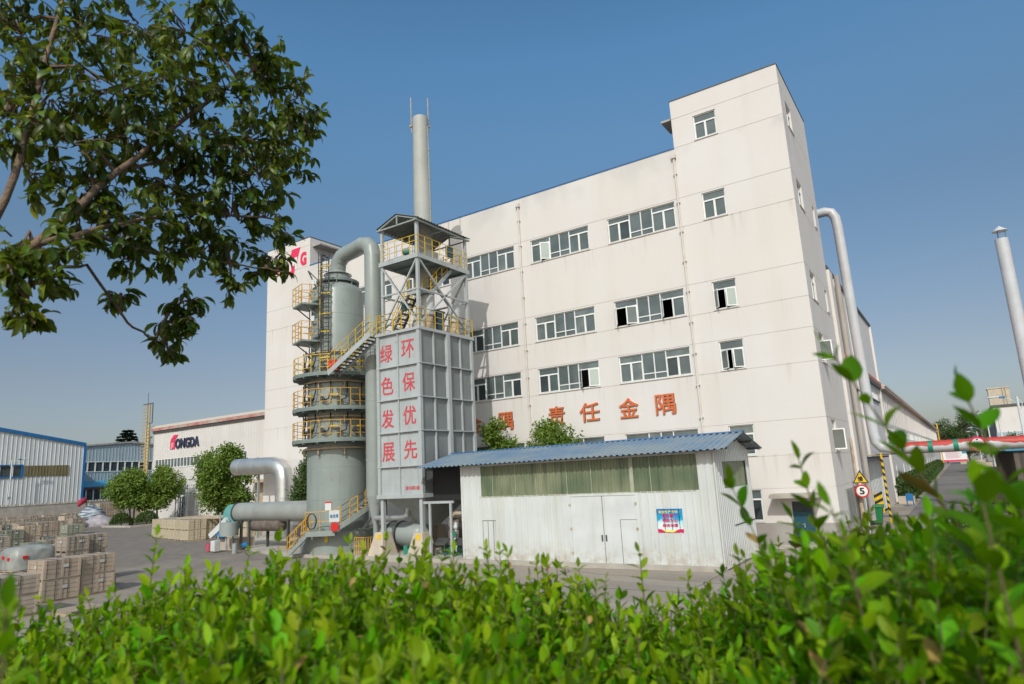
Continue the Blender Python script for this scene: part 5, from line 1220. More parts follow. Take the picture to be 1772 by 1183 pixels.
# street lamps
def lamp(loc, rz, h, label, group=None):
    x, y = loc; t = thing('street_lamp', label, 'street lamp', (x, y, 0), group)
    q = MB(); q.tube([(x, y, 0), (x, y, h)], [.13, .09], 10); q.build('pole', m_wht, t, 40)
    q = MB(); q.tube([(x, y, h - .7), (x - .5, y, h - .2), (x - 1.2, y, h + .05)], .035, 6); q.tube([(x, y, h - 1.2), (x + .25, y, h - .9), (x + .3, y, h - .5), (x, y, h - .2)], .03, 6); q.build('arm', m_wht, t, True)
    q = MB(); q.sphere((x - 1.7, y, h + .08), .5, 12, 6, (1.1, .3, .16)); q.build('lamp_head', m_wht, t, True)
    q = MB(); q.box(x - 1.25, x - .85, y - .14, y + .14, h - .05, h + .1); q.build('driver_box', m_bluep, t)
    t.rotation_euler = (0, 0, rz)
    return t
L0 = lamp((4.6, 72), .15, 8.3, 'white street lamp nearest along the right side of the lane', 'street lamps along the lane')
dup(L0, (4.3, 102, 0), 'second white street lamp along the right side of the lane', .15)
dup(L0, (4.0, 132, 0), 'third white street lamp along the right side of the lane', .15)
dup(L0, (3.8, 165, 0), 'fourth white street lamp along the right side of the lane', .15)
dup(L0, (3.6, 200, 0), 'farthest white street lamp along the right side of the lane', .15)
LL = lamp((-122.3, 43.6), math.pi / 2 + math.pi, 10.2, 'white street lamp behind the boundary wall in front of the blue trimmed warehouse')
q = MB(); q.box(-122.5, -122.1, 43.45, 43.75, 4.2, 4.6); q.build('junction_box', m_grey, LL)
# right side chimney
CR = thing('slim_flue', 'slim pale steel flue with conical rain cap at the right edge', 'chimney', (4.0, 50, 0))
q = MB(); q.tube([(4.0, 50, 0), (4.0, 50, 16.75)], .36, 20); q.build('shaft', m_pipe, CR, 40)
q = MB(); q.lathe((4.0, 50, 0), [(.42, 17.25), (.40, 17.3), (0, 17.62)], 20); q.lathe((4.0, 50, 0), [(0, 17.24), (.42, 17.25)], 20); q.build('rain_cap', m_pipe, CR, 40)
q = MB()
for k in range(3):
    a = k * 2.1; q.bar((4.0 + .25 * math.cos(a), 50 + .25 * math.sin(a), 16.7), (4.0 + .25 * math.cos(a), 50 + .25 * math.sin(a), 17.28), .03)
q.build('cap_stay', m_darkst, CR)
# far right building with water tank
RB = thing('white_block', 'white building with blue band and square water tank on its roof', 'building', (12, 140, 0))
q = MB(); q.box(5.2, 30, 135, 165, 0, 10.6); q.build('wall', m_wall, RB)
q = MB(); q.box(5.0, 30.2, 134.8, 165.2, 10.6, 10.95); q.build('roof', m_darkst, RB)
q = MB(); q.box(5.1, 30, 134.9, 134.98, 5.6, 6.5); q.box(5.1, 5.18, 134.98, 165, 5.6, 6.5); q.build('blue_band', m_blues, RB)
q = MB(); q.box(5.0, 5.15, 139, 160, .5, 10.2); q.build('side_cladding', M("slate_side", (.16, .18, .2), None), RB)
q = MB(); q.box(6.6, 7.8, 134.9, 135.0, 2, 5.2); q.box(9.8, 11.2, 134.9, 135.0, 7.0, 9.0); q.build('window', m_glass2, RB)
q = MB(); q.box(5.0, 7.9, 136, 139, 10.95, 13.7); q.box(4.9, 8.0, 135.9, 139.1, 13.7, 13.9); q.bar((7.0, 135.9, 11), (7.0, 135.9, 13.9), .12); q.bar((7.4, 135.9, 11), (7.4, 135.9, 13.9), .12); q.build('water_tank', m_conc_lt, RB)
# blue canopy shed on the right
CB = thing('timber_shed', 'dark open timber shed with bright blue sheet roof at right edge', 'shed', (5, 60, 0))
q = MB(); q.hexa([(2.15, 50, 3.8), (9, 50, 3.8), (9, 76, 3.8), (2.15, 76, 3.8), (2.15, 50, 3.95), (9, 50, 4.6), (9, 76, 4.6), (2.15, 76, 3.95)]); q.build('roof', m_blueroof, CB)
m_boards = M("weathered_boards", (.12, .095, .075), (.06, .05, .045), 1.2, .9, stretch=(3, 3, .2), c3=(.2, .17, .14), streak=.6, ssc=3)
q = MB(); q.box(2.5, 2.6, 50.2, 76, 0, 3.8); q.box(2.6, 9, 50.2, 50.3, 0, 3.8)
for k in range(20): q.box(2.42, 2.5, 50.6 + k * 1.27, 50.75 + k * 1.27, 0, 3.8)
q.build('wall', m_boards, CB)
# ================================================================ crates in the yard
def wood(name, a, b, r=.16): return M(name, a, b, 5, .85, bump=.2, bsc=30, stretch=(.35, .35, 5), rnd=r, c3=(.17, .15, .13), streak=.35, ssc=2.5)
W_TAN = wood("tan_crate_wood", (.46, .365, .275), (.38, .30, .225)); W_GREY = wood("grey_crate_wood", (.39, .325, .26), (.31, .255, .205)); W_GRN = wood("greenish_crate_wood", (.29, .28, .20), (.23, .25, .20)); W_PALE = wood("pale_crate_wood", (.50, .42, .30), (.43, .36, .26), .06)
m_band = M("crate_strap", (.06, .06, .06), None, rough=.5); m_paper = M("paper_label", (.45, .44, .42), None, rough=.7)
def crate_proto(w, d, h, mat, nb=3, lab=True):
    """w along x, d along y; origin at the base"""
    t = thing('wooden_crate', 'plain wooden crate', 'crate', (0, 0, 0))
    sk = .11
    q = MB(); n = max(3, round((h - sk) / .16))
    for i in range(n):
        z0 = sk + (h - sk) * i / n; z1 = sk + (h - sk) * (i + 1) / n - .012; e = RND.uniform(0, .006)
        q.box(-w / 2 + .02 - e, w / 2 - .02 + e, -d / 2 + .02 - e, d / 2 - .02 + e, z0, z1)
    q.build('panels', mat, t)
    q = MB()
    for s in (-1, 1):
        for k in range(nb):
            y = -d / 2 + .06 + (d - .12) * k / (nb - 1); q.box(s * (w / 2 - .021), s * (w / 2 + .004), y - .045, y + .045, sk, h) if s > 0 else q.box(-w / 2 - .004, -w / 2 + .021, y - .045, y + .045, sk, h)
            x = -w / 2 + .07 + (w - .14) * k / (nb - 1); q.box(x - .045, x + .045, s * d / 2 - .004 * 1, s * d / 2 + .02, sk, h) if s < 0 else q.box(x - .045, x + .045, d / 2 - .02, d / 2 + .004, sk, h)
    q.build('battens', mat, t)
    q = MB()
    for x in (-w / 2 + .08, 0, w / 2 - .08): q.box(x - .05, x + .05, -d / 2, d / 2, 0, sk - .025)
    q.box(-w / 2, w / 2, -d / 2, d / 2, sk - .025, sk - .002); q.build('skids', mat, t)
    q = MB(); b = .008
    for k in (1, 2):
        y = -d / 2 + d * k / 3; q.box(-w / 2 - b, w / 2 + b, y - .012, y + .012, h, h + b); q.box(w / 2 + .004, w / 2 + .012, y - .012, y + .012, sk, h + b); q.box(-w / 2 - .012, -w / 2 - .004, y - .012, y + .012, sk, h + b)
    q.build('straps', m_band, t)
    if lab:
        q = MB(); q.box(w / 2 + .005, w / 2 + .009, .02, .22, h * .6, h * .76); q.box(-.1, .1, -d / 2 - .012, -d / 2 - .0045, h * .6, h * .75); q.build('paper_label', m_paper, t)
    return t
PROTO = {}
def crate(kind, x, y, z, label, group, rot=0.0):
    dims, mat = KINDS[kind]
    if kind not in PROTO:
        o = crate_proto(*dims, mat, lab=kind != 'white'); PROTO[kind] = o; o.location = (x, y, z); o.rotation_euler = (0, 0, rot); o['label'] = label
    else: o = dup(PROTO[kind], (x, y, z), label, rot)
    if group: o['group'] = group
    return o
KINDS = {'A': ((1.45, 1.36, .80), W_TAN), 'B': ((1.25, .96, .735), W_GREY), 'D': ((1.6, 1.8, .70), W_GREY), 'L': ((1.0, 1.35, .56), W_TAN), 'M': ((1.5, 1.3, .92), W_TAN), 'G': ((1.5, 1.3, .80), W_GRN), 'H': ((1.5, 1.3, .86), W_GREY), 'F': ((1.3, 1.14, .96), W_TAN), 'white': ((1.5, 1.45, .83), W_PALE)}
GF = 'crates stacked nearest the camera'
for k, nm in ((0, 'lower'), (1, 'upper')): crate('A', -31.25, 12.95, k * .80, nm + ' grey brown crate of the two-high stack nearest the hedge at left', GF)
for k, nm in ((0, 'lower'), (1, 'upper')): crate('A', -31.45, 14.38, k * .78, nm + ' weathered crate right behind the nearest two-high stack', GF, .03)
for k, nm in ((0, 'lower'), (1, 'upper')): crate('D', -28.75, 10.25, k * .70, nm + ' dark shaded crate of the low stack at the far left edge', GF)
for k, nm in ((0, 'bottom'), (1, 'middle'), (2, 'top')):
    crate('B', -35.65, 15.45, k * .735, nm + ' crate of the left stack in the three-high pair by the asphalt', GF)
    crate('B', -36.0, 16.45, k * .735, nm + ' crate of the right stack in the three-high pair by the asphalt', GF, -.02)
crate('L', -33.05, 15.35, 0, 'low single tan crate lying at the foot of the three-high stacks', GF)
for k, nm in ((0, 'lower'), (1, 'upper')): crate('H', -38.6, 16.2, k * .86, nm + ' crate just behind the plastic wrapped pallet', GF)
crate('H', -35.3, 13.5, 0, 'crate under the plastic wrapped pallet', GF, .02)
for k, nm in ((0, 'lower'), (1, 'upper')): crate('H', -39.6, 14.3, k * .86, nm + ' crate left of and behind the wrapped pallet', GF)
# wrapped pallet
class WMB(MB):
    def build(s, *a, **k):
        s.v = [(p[0] - 2.3, p[1] + .7, p[2]) for p in s.v]; return MB.build(s, *a, **k)
WR = thing('wrapped_pallet', 'pallet load wrapped in cloudy plastic with red marks on top of a crate', 'pallet', (-33.0, 12.8, .86))
q = WMB(); q.box(-33.85, -32.15, 11.95, 13.7, .86, .93); q.box(-33.85, -32.15, 11.95, 13.7, .98, 1.02)
for x in (-33.8, -33.05, -32.3): q.box(x, x + .1, 11.95, 13.7, .93, .98)
q.build('pallet', W_TAN, WR)
q = WMB(); c0 = (-33.0, 12.82)
lv = [(1.02, .86, .86), (1.5, .85, .85), (1.82, .82, .83), (1.95, .62, .74), (2.0, .34, .5)]
for i, (z, hx, hy) in enumerate(lv):
    n = 20
    for k in range(n):
        t = 2 * math.pi * k / n; cx_, sy_ = math.cos(t), math.sin(t); m_ = max(abs(cx_), abs(sy_)); f_ = (1 / m_) ** .97
        q.v.append((c0[0] + hx * cx_ * f_ * RND.uniform(.97, 1.02), c0[1] + hy * sy_ * f_ * RND.uniform(.97, 1.02), z + RND.uniform(-.03, .03)))
for i in range(len(lv) - 1):
    for k in range(20): q.f.append((i * 20 + k, i * 20 + (k + 1) % 20, (i + 1) * 20 + (k + 1) % 20, (i + 1) * 20 + k))
q.f.append(tuple(range(80, 100)))
q.build('wrapping', M("cloudy_film", (.22, .23, .215), (.33, .325, .30), 3, .45, c3=(.2, .22, .2), streak=.4, ssc=4), WR, 50)
q = WMB(); q.box(-32.17, -32.12, 12.3, 12.5, 1.5, 1.62); q.box(-33.3, -33.1, 11.93, 11.98, 1.5, 1.62); q.box(-32.75, -32.55, 11.93, 11.98, 1.45, 1.57); q.build('red_marks', m_redp, WR)
# flattened pallet in front
q = MB()
for i in range(6): q.box(-27.3 + i * .2, -27.16 + i * .2, 11.3, 12.6, .14, .17)
for y in (11.35, 11.9, 12.45): q.box(-27.3, -26.1, y, y + .1, 0, .14)
tag(q.build('empty_pallet', W_TAN), 'empty rusty brown pallet on the ground beside the nearest crates', 'pallet')
# rear field of crates
GM = 'crates in the rear rows by the wall'
rows_ = [(-44.5, 'B', 1), (-48.5, 'G', 1), (-53.5, 'H', 2), (-60, 'G', 2), (-67, 'G', 2), (-74, 'M', 2), (-82, 'H', 2), (-90, 'M', 2), (-98, 'H', 2), (-106, 'M', 2)]
nam = {'B': 'low tan crate in the nearest of the rear rows', 'G': 'greenish grey crate among the rear rows of the yard', 'H': 'weathered grey brown crate among the rear rows of the yard', 'M': 'tan two-high crate in the rear rows toward the boundary wall'}
for X, kd, hh in rows_:
    y = -X * .325 + 1.0; end = -X * (.452 if X < -55 else .40)
    while y < end - 1.0:
        if RND.random() < .93:
            kk = kd if RND.random() < .8 else RND.choice('GHM')
            n = hh if y < end - 4 else max(1, hh - RND.choice((0, 0, 1)))
            x_ = X + RND.uniform(-.5, .5); rz = RND.uniform(-.04, .04)
            for k in range(n): crate(kk, x_, y, k * KINDS[kk][0][2], nam[kk], GM, rz)
        y += 1.36 + (RND.random() < .18) * .9
for i, nm in enumerate(('left', 'middle', 'right')):
    for k, lv_ in enumerate(('bottom', 'middle', 'top')): crate('F', -107.5, 50.2 + i * 1.2, k * .97, lv_ + ' crate of the ' + nm + ' column in the far three by three stack', 'far three by three crate stack')
GWc = 'pale crates by the fan'
for i in range(6):
    for j in range(3):
        for k in range(2):
            crate('white', -61.6 + i * 1.58 + j * .1, 34.2 - i * .36 + j * 1.5, k * .83, ('upper' if k else 'lower') + (' pale crate in the front row' if j == 0 else ' pale crate in a back row') + ' of the long stack by the fan', GWc, -.2)
for i in range(2):
    for k in range(2): crate('white', -50.8 + i * 1.6, 34.6, k * .83, ('upper' if k else 'lower') + ' pale crate of the short stack behind the belt guard', GWc, -.2)
q = MB()
for i in range(7): q.box(-56.5 - RND.random(), -51 + RND.random(), 33.0 + i * .45, 33.35 + i * .45, 1.68 + (i % 2) * .05, 1.72 + (i % 2) * .05)
tag(q.build('loose_boards', W_TAN), 'loose brown boards lying on top of the pale crate stack', 'boards')
# tarpaulin heaps and folded parasol
def heap(c, sx, sy, h, mat, label):
    q = MB(); n, m = 22, 9
    for i in range(m + 1):
        f = i / m; r = (1 - f ** 2.2)
        for k in range(n):
            t = 2 * math.pi * k / n; w_ = 1 + .12 * math.sin(5 * t + f * 3) + RND.uniform(-.06, .06)
            q.v.append((c[0] + sx * r * w_ * math.cos(t), c[1] + sy * r * w_ * math.sin(t), c[2] + h * f + RND.uniform(-.06, .06) * (i > 0)))
    for i in range(m):
        for k in range(n): q.f.append((i * n + k, i * n + (k + 1) % n, (i + 1) * n + (k + 1) % n, (i + 1) * n + k))
    return tag(q.build('tarpaulin_heap', mat, None, 55), label, 'tarpaulin')
m_tarp = M("striped_tarpaulin", (.07, .09, .13), (.38, .42, .46), 1.2, .6, stretch=(.6, .6, 4), lo=.45, hi=.55); m_tarp2 = M("pale_tarpaulin", (.42, .40, .42), (.3, .26, .3), 2, .6)
heap((-103.5, 47.0, .8), 1.6, 1.8, 2.2, m_tarp, 'dark striped tarpaulin heap beside the rear crates')
heap((-99, 46.0, 0), 1.7, 2.0, 1.5, m_tarp2, 'pale pinkish tarpaulin heap in front of the dark striped one')
PS_ = thing('parasol', 'folded crimson parasol drooping on its pole before the boundary wall', 'parasol', (-109.5, 49.0, 0))
q = MB(); q.tube([(-109.5, 49.0, 0), (-109.5, 49.0, 3.3)], .05, 8); q.build('pole', m_grey2, PS_)
q = MB(); q.tube([(-109.5, 49.0, 3.35), (-109.3, 48.6, 3.5), (-109.2, 48.0, 3.2), (-109.1, 47.7, 2.6)], [.1, .42, .45, .1], 10); q.build('canopy', M("crimson_cloth", (.32, .02, .05), None), PS_, True)
q = MB(); q.tube([(-109.4, 48.9, 3.2), (-109.3, 49.2, 2.8), (-109.3, 48.9, 2.2)], [.15, .35, .08], 10); q.build('lining', M("tan_cloth", (.5, .4, .28), None), PS_, True)
# crates along the lane
GL = 'crates along the right of the lane'
for i in range(9):
    y = 70 + i * 8.5
    for k in range(2 if i % 3 else 3): crate('white', 1.9 - i * .02 + RND.uniform(-.1, .1), y, k * .83, 'pale crate stacked along the shaded right edge of the lane', GL)
crate('white', 1.75, 62, 0, 'single orange lit crate nearest on the right of the lane', GL)
crate('white', -.2, 230, 0, 'pale crate at the end of the lane before the banner', GL)
PC = thing('blue_chair', 'small blue plastic chair by the hall gateway', 'chair', (-3.9, 60, 0))
q = MB(); q.box(-4.15, -3.65, 59.8, 60.2, .42, .47); q.build('seat', m_bluep, PC); q = MB(); q.box(-4.15, -3.65, 60.2, 60.25, .47, .95); q.build('backrest', m_bluep, PC)
for x in (-4.12, -3.7):
    for y in (59.83, 60.15): q = MB(); q.box(x, x + .05, y, y + .05, 0, .42); q.build('leg', m_bluep, PC)
HZ = thing('hazard_board', 'yellow and black slanted hazard board behind the green bin', 'board', (-4.9, 48.6, 0))
q = MB(); q.box(-5.1, -4.6, 48.6, 48.64, .4, 1.6); q.build('board', m_yel, HZ)
q = MB()
for k in range(3): q.add([(-5.1, 48.595, .5 + k * .4), (-4.6, 48.595, .75 + k * .4), (-4.6, 48.595, .93 + k * .4), (-5.1, 48.595, .68 + k * .4)], [(0, 1, 2, 3)])
q.build('stripes', m_black, HZ)

# ================================================================ vegetation
def leafmat(name, c, c2, tr, isl=.35, rough=.5, sc=.8): return M(name, c, c2, sc, rough, isl=isl, trans=(.28, tr))
LF_T = leafmat("tree_leaf", (.115, .195, .022), (.165, .245, .03), (.28, .46, .02), rough=.6)
LF_D = leafmat("dark_tree_leaf", (.055, .105, .022), (.08, .135, .026), (.13, .22, .02), rough=.6)
LF_C = leafmat("conifer_needle", (.012, .032, .018), (.02, .045, .022), (.02, .04, .02))
LF_N = M("near_leaf", (.040, .078, .008), (.088, .135, .011), 2.5, .42, isl=.55, trans=(.36, (.30, .36, .01)), spec=.4)
LF_H = M("hedge_leaf", (.088, .23, .003), (.16, .325, .004), 3.0, .5, isl=.65, trans=(.38, (.28, .58, .003)), spec=.18)
LF_HT = M("hedge_tip_leaf", (.20, .37, .004), (.22, .30, .008), 3.0, .5, isl=.35, trans=(.40, (.36, .64, .005)), spec=.2)
def rvec(r=RND):
    while True:
        v = Vector((r.uniform(-1, 1), r.uniform(-1, 1), r.uniform(-1, 1)))
        if .05 < v.length < 1: return v.normalized()
def quadleaf(mb, p, d, nrm, L, W):
    """folded four-point leaf"""
    s = d.cross(nrm)
    if s.length < 1e-4: s = d.orthogonal()
    s.normalize(); n = s.cross(d)
    m = p + d * L * .45
    b = len(mb.v)
    mb.v.extend((tuple(p), tuple(m + s * W / 2 + n * W * .18), tuple(p + d * L), tuple(m - s * W / 2 + n * W * .18), tuple(m)))
    mb.f.extend(((b, b + 4, b + 1), (b + 1, b + 4, b + 2), (b, b + 3, b + 4), (b + 3, b + 2, b + 4)))
def tree(name, label, base, blobs, trunk_r, leafL, n, mat=LF_T, limbs=True, group=None, stems=None):
    """blobs: (x,y,z,r) relative to the base"""
    t = thing(name, label, 'tree', base, group); bx, by, bz = base
    tk = MB(); zc = min(b[2] - b[3] * .5 for b in blobs)
    for (sx_, sy_, lean) in (stems or [(0, 0, 0)]):
        top = Vector((bx + sx_ + lean, by + sy_, bz + zc + .6)); f0 = Vector((bx + sx_, by + sy_, bz))
        tk.tube([f0, f0.lerp(top, .35) + Vector((.08, .05, 0)), f0.lerp(top, .7) + Vector((-.05, .06, 0)), top], [trunk_r, trunk_r * .8, trunk_r * .7, trunk_r * .55], 9)
        for b in blobs:
            c = Vector((bx + b[0], by + b[1], bz + b[2])); m = top.lerp(c, .55) + Vector((0, 0, -.15 * b[3]))
            if (c - top).length < 6 * trunk_r * 14: tk.tube([top - Vector((0, 0, .3)), m, c], [trunk_r * .5, trunk_r * .32, trunk_r * .1], 6)
    tk.build('trunk', m_bark, t, 40)
    lf = MB(); tot = sum(b[3] ** 2 for b in blobs)
    for b in blobs:
        c = Vector((bx + b[0], by + b[1], bz + b[2])); k = int(n * b[3] ** 2 / tot / 9)
        for _ in range(k):
            v = rvec(); rr = b[3] * (RND.random() ** .45) * RND.uniform(.75, 1.12)
            cc = c + Vector((v.x, v.y, v.z * .85)) * rr
            for _ in range(9):
                p = cc + rvec() * leafL * RND.uniform(.2, 1.5)
                d = (v * .5 + rvec() + Vector((0, 0, -.2))).normalized()
                quadleaf(lf, p, d, (rvec() * .8 + v * .5 + Vector((0, 0, .6))).normalized(), leafL * RND.uniform(.7, 1.3), leafL * .5 * RND.uniform(.8, 1.2))
    lf.build('crown', mat, t)
    return t
def rblobs(n, rx, ry, z0, z1, r, seed=1):
    q = random.Random(seed); out = []
    for i in range(n):
        f = (i + .5) / n; z = z0 + (z1 - z0) * f; w = math.sin(math.pi * (.16 + .78 * f)) ** .8
        a = q.uniform(0, 6.28); k = q.uniform(.35, .95)
        out.append((rx * w * k * math.cos(a), ry * w * k * math.sin(a), z, r * q.uniform(.75, 1.2) * (.65 + .4 * w)))
    return out
GT = 'yard trees'
tree('broadleaf_tree', 'spreading green tree left of the glazed workshop door', (-91.0, 46.4, 0), rblobs(22, 2.6, 2.8, 2.6, 6.6, 1.35, 3), .14, .36, 12000, group=GT, stems=[(0, 0, .3), (-1.0, .2, -.4)])
tree('broadleaf_tree', 'narrower tree close behind the spreading one, against the workshop wall', (-89.5, 48.7, 0), rblobs(20, 2.3, 2.4, 2.7, 7.0, 1.3, 5), .15, .36, 9000, group=GT)
tree('broadleaf_tree', 'large bushy tree behind the fan and pale crates', (-62.3, 40.8, 0), rblobs(30, 2.3, 2.5, 1.6, 8.0, 1.3, 7), .2, .32, 17000, LF_T, group=GT)
tree('broadleaf_tree', 'dark bushy tree half hidden behind the scrubber tower', (-38.6, 31.9, .1), rblobs(18, 1.2, 1.2, 1.4, 6.2, .8, 9), .1, .2, 9000, LF_D, group=GT)
tree('broadleaf_tree', 'small green tree between the precipitator and the facade', (-23.6, 33.3, .1), rblobs(16, .9, .75, 3.4, 6.9, .68, 12), .08, .19, 8000, LF_T, group=GT)
tree('broadleaf_tree', 'round leafy tree rising behind the blue shed roof', (-19.3, 32.9, .1), rblobs(22, 1.5, .95, 3.4, 6.5, .8, 14), .09, .19, 11000, LF_T, group=GT)
# shrubs under the trees
for i, (x, y, r, lb) in enumerate(((-91.0, 45.0, 1.25, 'round clipped shrub at the foot of the spreading tree, left one'), (-87.9, 46.6, 1.35, 'round clipped shrub at the foot of the spreading tree, right one'))):
    s = thing('shrub', lb, 'shrub', (x, y, 0), 'shrubs under the trees'); lf = MB()
    for _ in range(2200):
        v = rvec(); v.z = abs(v.z); p = Vector((x, y, .35)) + Vector((v.x * r, v.y * r, v.z * r * 1.05)) * RND.uniform(.75, 1.0)
        quadleaf(lf, p, (v + rvec() * .8).normalized(), (v + rvec() * .5).normalized(), .2, .12)
    lf.build('foliage', LF_D, s); q = MB(); q.tube([(x, y, 0), (x, y, .8)], .08, 6); q.build('stem', m_bark, s)
q = MB(); q.box(-93, -86, 43.6, 43.9, 0, .22); q.box(-86.2, -86, 43.9, 48, 0, .22); tag(q.build('planter_kerb', m_concrete), 'pale concrete kerb round the trees by the workshop', 'kerb')
# conifer and bare tree behind
CN = thing('conifer', 'dark layered conifer rising behind the grey blue warehouse', 'tree', (-151.6, 75.2, 0))
q = MB(); q.tube([(-151.6, 75.2, 0), (-151.6, 75.2, 18.2)], [.35, .06], 8); q.build('trunk', m_bark, CN)
lf = MB()
for k in range(16):
    z = 8.7 + k * .6; r = 6.2 * (1 - (k / 16.5)) + .25
    for j in range(11):
        a = j * .571 + k * .9 + RND.uniform(-.2, .2); rr = r * RND.uniform(.7, 1.1)
        for i in range(40):
            f = RND.random() ** .7; p = Vector((-151.6 + rr * f * math.cos(a), 75.2 + rr * f * math.sin(a), z - rr * f * .12 + RND.uniform(-.12, .12)))
            quadleaf(lf, p, Vector((math.cos(a + RND.uniform(-.9, .9)), math.sin(a + RND.uniform(-.9, .9)), RND.uniform(-.35, .1))).normalized(), (Vector((0, 0, 1)) + rvec() * .6).normalized(), .75, .34)
lf.build('crown', LF_C, CN)
for bi, (bx, by) in enumerate(((-160, 74), (-162, 79.5))):
    BT = thing('bare_tree', ('left' if bi == 0 else 'right') + ' bare pinkish twiggy treetop behind the grey blue warehouse roof', 'tree', (bx, by, 0), 'bare treetops'); q = MB()
    q.tube([(bx, by, 0), (bx, by, 11)], [.3, .15], 7)
    for i in range(70):
        a = RND.uniform(0, 6.28); e = RND.uniform(.3, 1.3); L = RND.uniform(2.5, 5.2); d = Vector((math.cos(a) * math.cos(e), math.sin(a) * math.cos(e), math.sin(e)))
        p = Vector((bx, by, 10.2 + RND.random())); q.tube([p, p + d * L * .5 + rvec() * .2, p + d * L + rvec() * .4], [.06, .04, .015], 4)
    q.build('branches', M("pink_twigs", (.33, .22, .17), None), BT)
# trees at the end of the lane
GB = 'trees at the end of the lane'
for i, (x, y, h, w, lb) in enumerate(((-4.5, 262, 14.6, 5, 'leftmost tall tree at the end of the lane'), (1.5, 256, 16.0, 5.5, 'second tall tree at the end of the lane'), (7.5, 250, 15.5, 5.5, 'third tree at the end of the lane, by the lamps'), (9.5, 205, 12.2, 5, 'tree before the white block at the lane end'), (7.5, 170, 9.6, 4.2, 'lower tree beside the lane lamps'), (6.5, 120, 6.4, 2.6, 'low dark tree beside the timber shed'))):
    tree('lane_tree', lb, (x, y, 0), rblobs(18, w * .85, w * .8, 3.0, h - 1.2, w * .42, 20 + i), .28, .55 if y > 160 else .38, 5200, LF_D, group=GB)
# clipped shrubs in a row along the workshop
GS = 'clipped shrubs along the workshop'
proto = None
for i in range(22):
    y = 66 + i * 5.2; x = -4.35 - .02 * i
    if proto is None:
        proto = thing('clipped_shrub', 'rounded shrub nearest in the row along the workshop wall', 'shrub', (x, y, 0), GS); lf = MB()
        for _ in range(1500):
            v = rvec(); p = Vector((x, y, 1.15)) + Vector((v.x * .85, v.y * 1.5, v.z * 1.0)) * RND.uniform(.8, 1.05)
            quadleaf(lf, p, (v + rvec() * .8).normalized(), (v + rvec() * .4).normalized(), .22, .13)
        lf.build('foliage', LF_D, proto); q = MB(); q.tube([(x, y, 0), (x, y, .6)], .09, 6); q.build('stem', m_bark, proto)
    else: dup(proto, (x, y, 0), 'rounded shrub farther along the row by the workshop wall', RND.uniform(-.3, .3) + (math.pi if i % 2 else 0))
q = MB(); q.box(-4.9, -3.75, 63.2, 64.4, 0, .55); tag(q.build('planter_block', m_conc_lt), 'pale concrete planter block before the row of clipped shrubs', 'planter')

# ---------------------------------------------------------------- near tree at upper left
def fullleaf(mb, p, d, nrm, L, W, curl=.35):
    s = d.cross(nrm)
    if s.length < 1e-4: s = d.orthogonal()
    s.normalize(); n = s.cross(d).normalized(); b = len(mb.v); q = p.copy(); dd = d.copy()
    rowsW = (0, .78, 1.0, .72, 0); st = L / 4
    for i, w in enumerate(rowsW):
        if w == 0: mb.v.append(tuple(q))
        else:
            mb.v.extend((tuple(q + s * W * w / 2 + n * W * w * .16), tuple(q), tuple(q - s * W * w / 2 + n * W * w * .16)))
        dd = (dd - n * curl * .45).normalized(); n = s.cross(dd).normalized(); q = q + dd * st
    f = mb.f
    f.extend(((b, b + 2, b + 1), (b, b + 3, b + 2)))
    for k in (1, 4): f.extend(((b + k, b + k + 1, b + k + 4, b + k + 3), (b + k + 1, b + k + 2, b + k + 5, b + k + 4)))
    f.extend(((b + 7, b + 8, b + 10), (b + 8, b + 9, b + 10)))
HT=[(-1.826, 3.644), (-1.5, 3.664), (-1.255, 3.681), (-1.011, 3.753), (-0.678, 3.783), (-0.344, 3.759), (-0.012, 3.729), (0.231, 3.641), (0.392, 3.602), (0.563, 3.653), (0.826, 3.759), (1.167, 3.798), (1.46, 3.824), (1.843, 3.82)]
SH=[ (0.463, 0.85, 4.137), (0.464, 0.8, 4.064), (0.409, 0.9, 3.941), (0.406, 1.1, 3.997), (0.419, 1.2, 3.967), (0.481, 1.2, 3.895), (0.402, 0.7, 3.961), (0.43, 1.5, 3.805), (0.487, 1.5, 3.766), (0.502, 1.4, 3.79), (0.289, 1.7, 3.789), (-0.038, 1.8, 3.801), (-0.156, 1.7, 3.825), (-0.301, 1.8, 3.822), (-0.46, 1.8, 3.816), (-0.549, 1.9, 3.801), (-0.627, 1.8, 3.868), (-0.909, 1.7, 3.898), (-0.811, 1.6, 3.831), (-0.399, 1.8, 3.827), (-0.255, 1.9, 3.786), (0.085, 1.9, 3.753), (0.147, 1.9, 3.735), (-0.813, 2.0, 3.81), (-0.511, 0.7, 3.901) ]
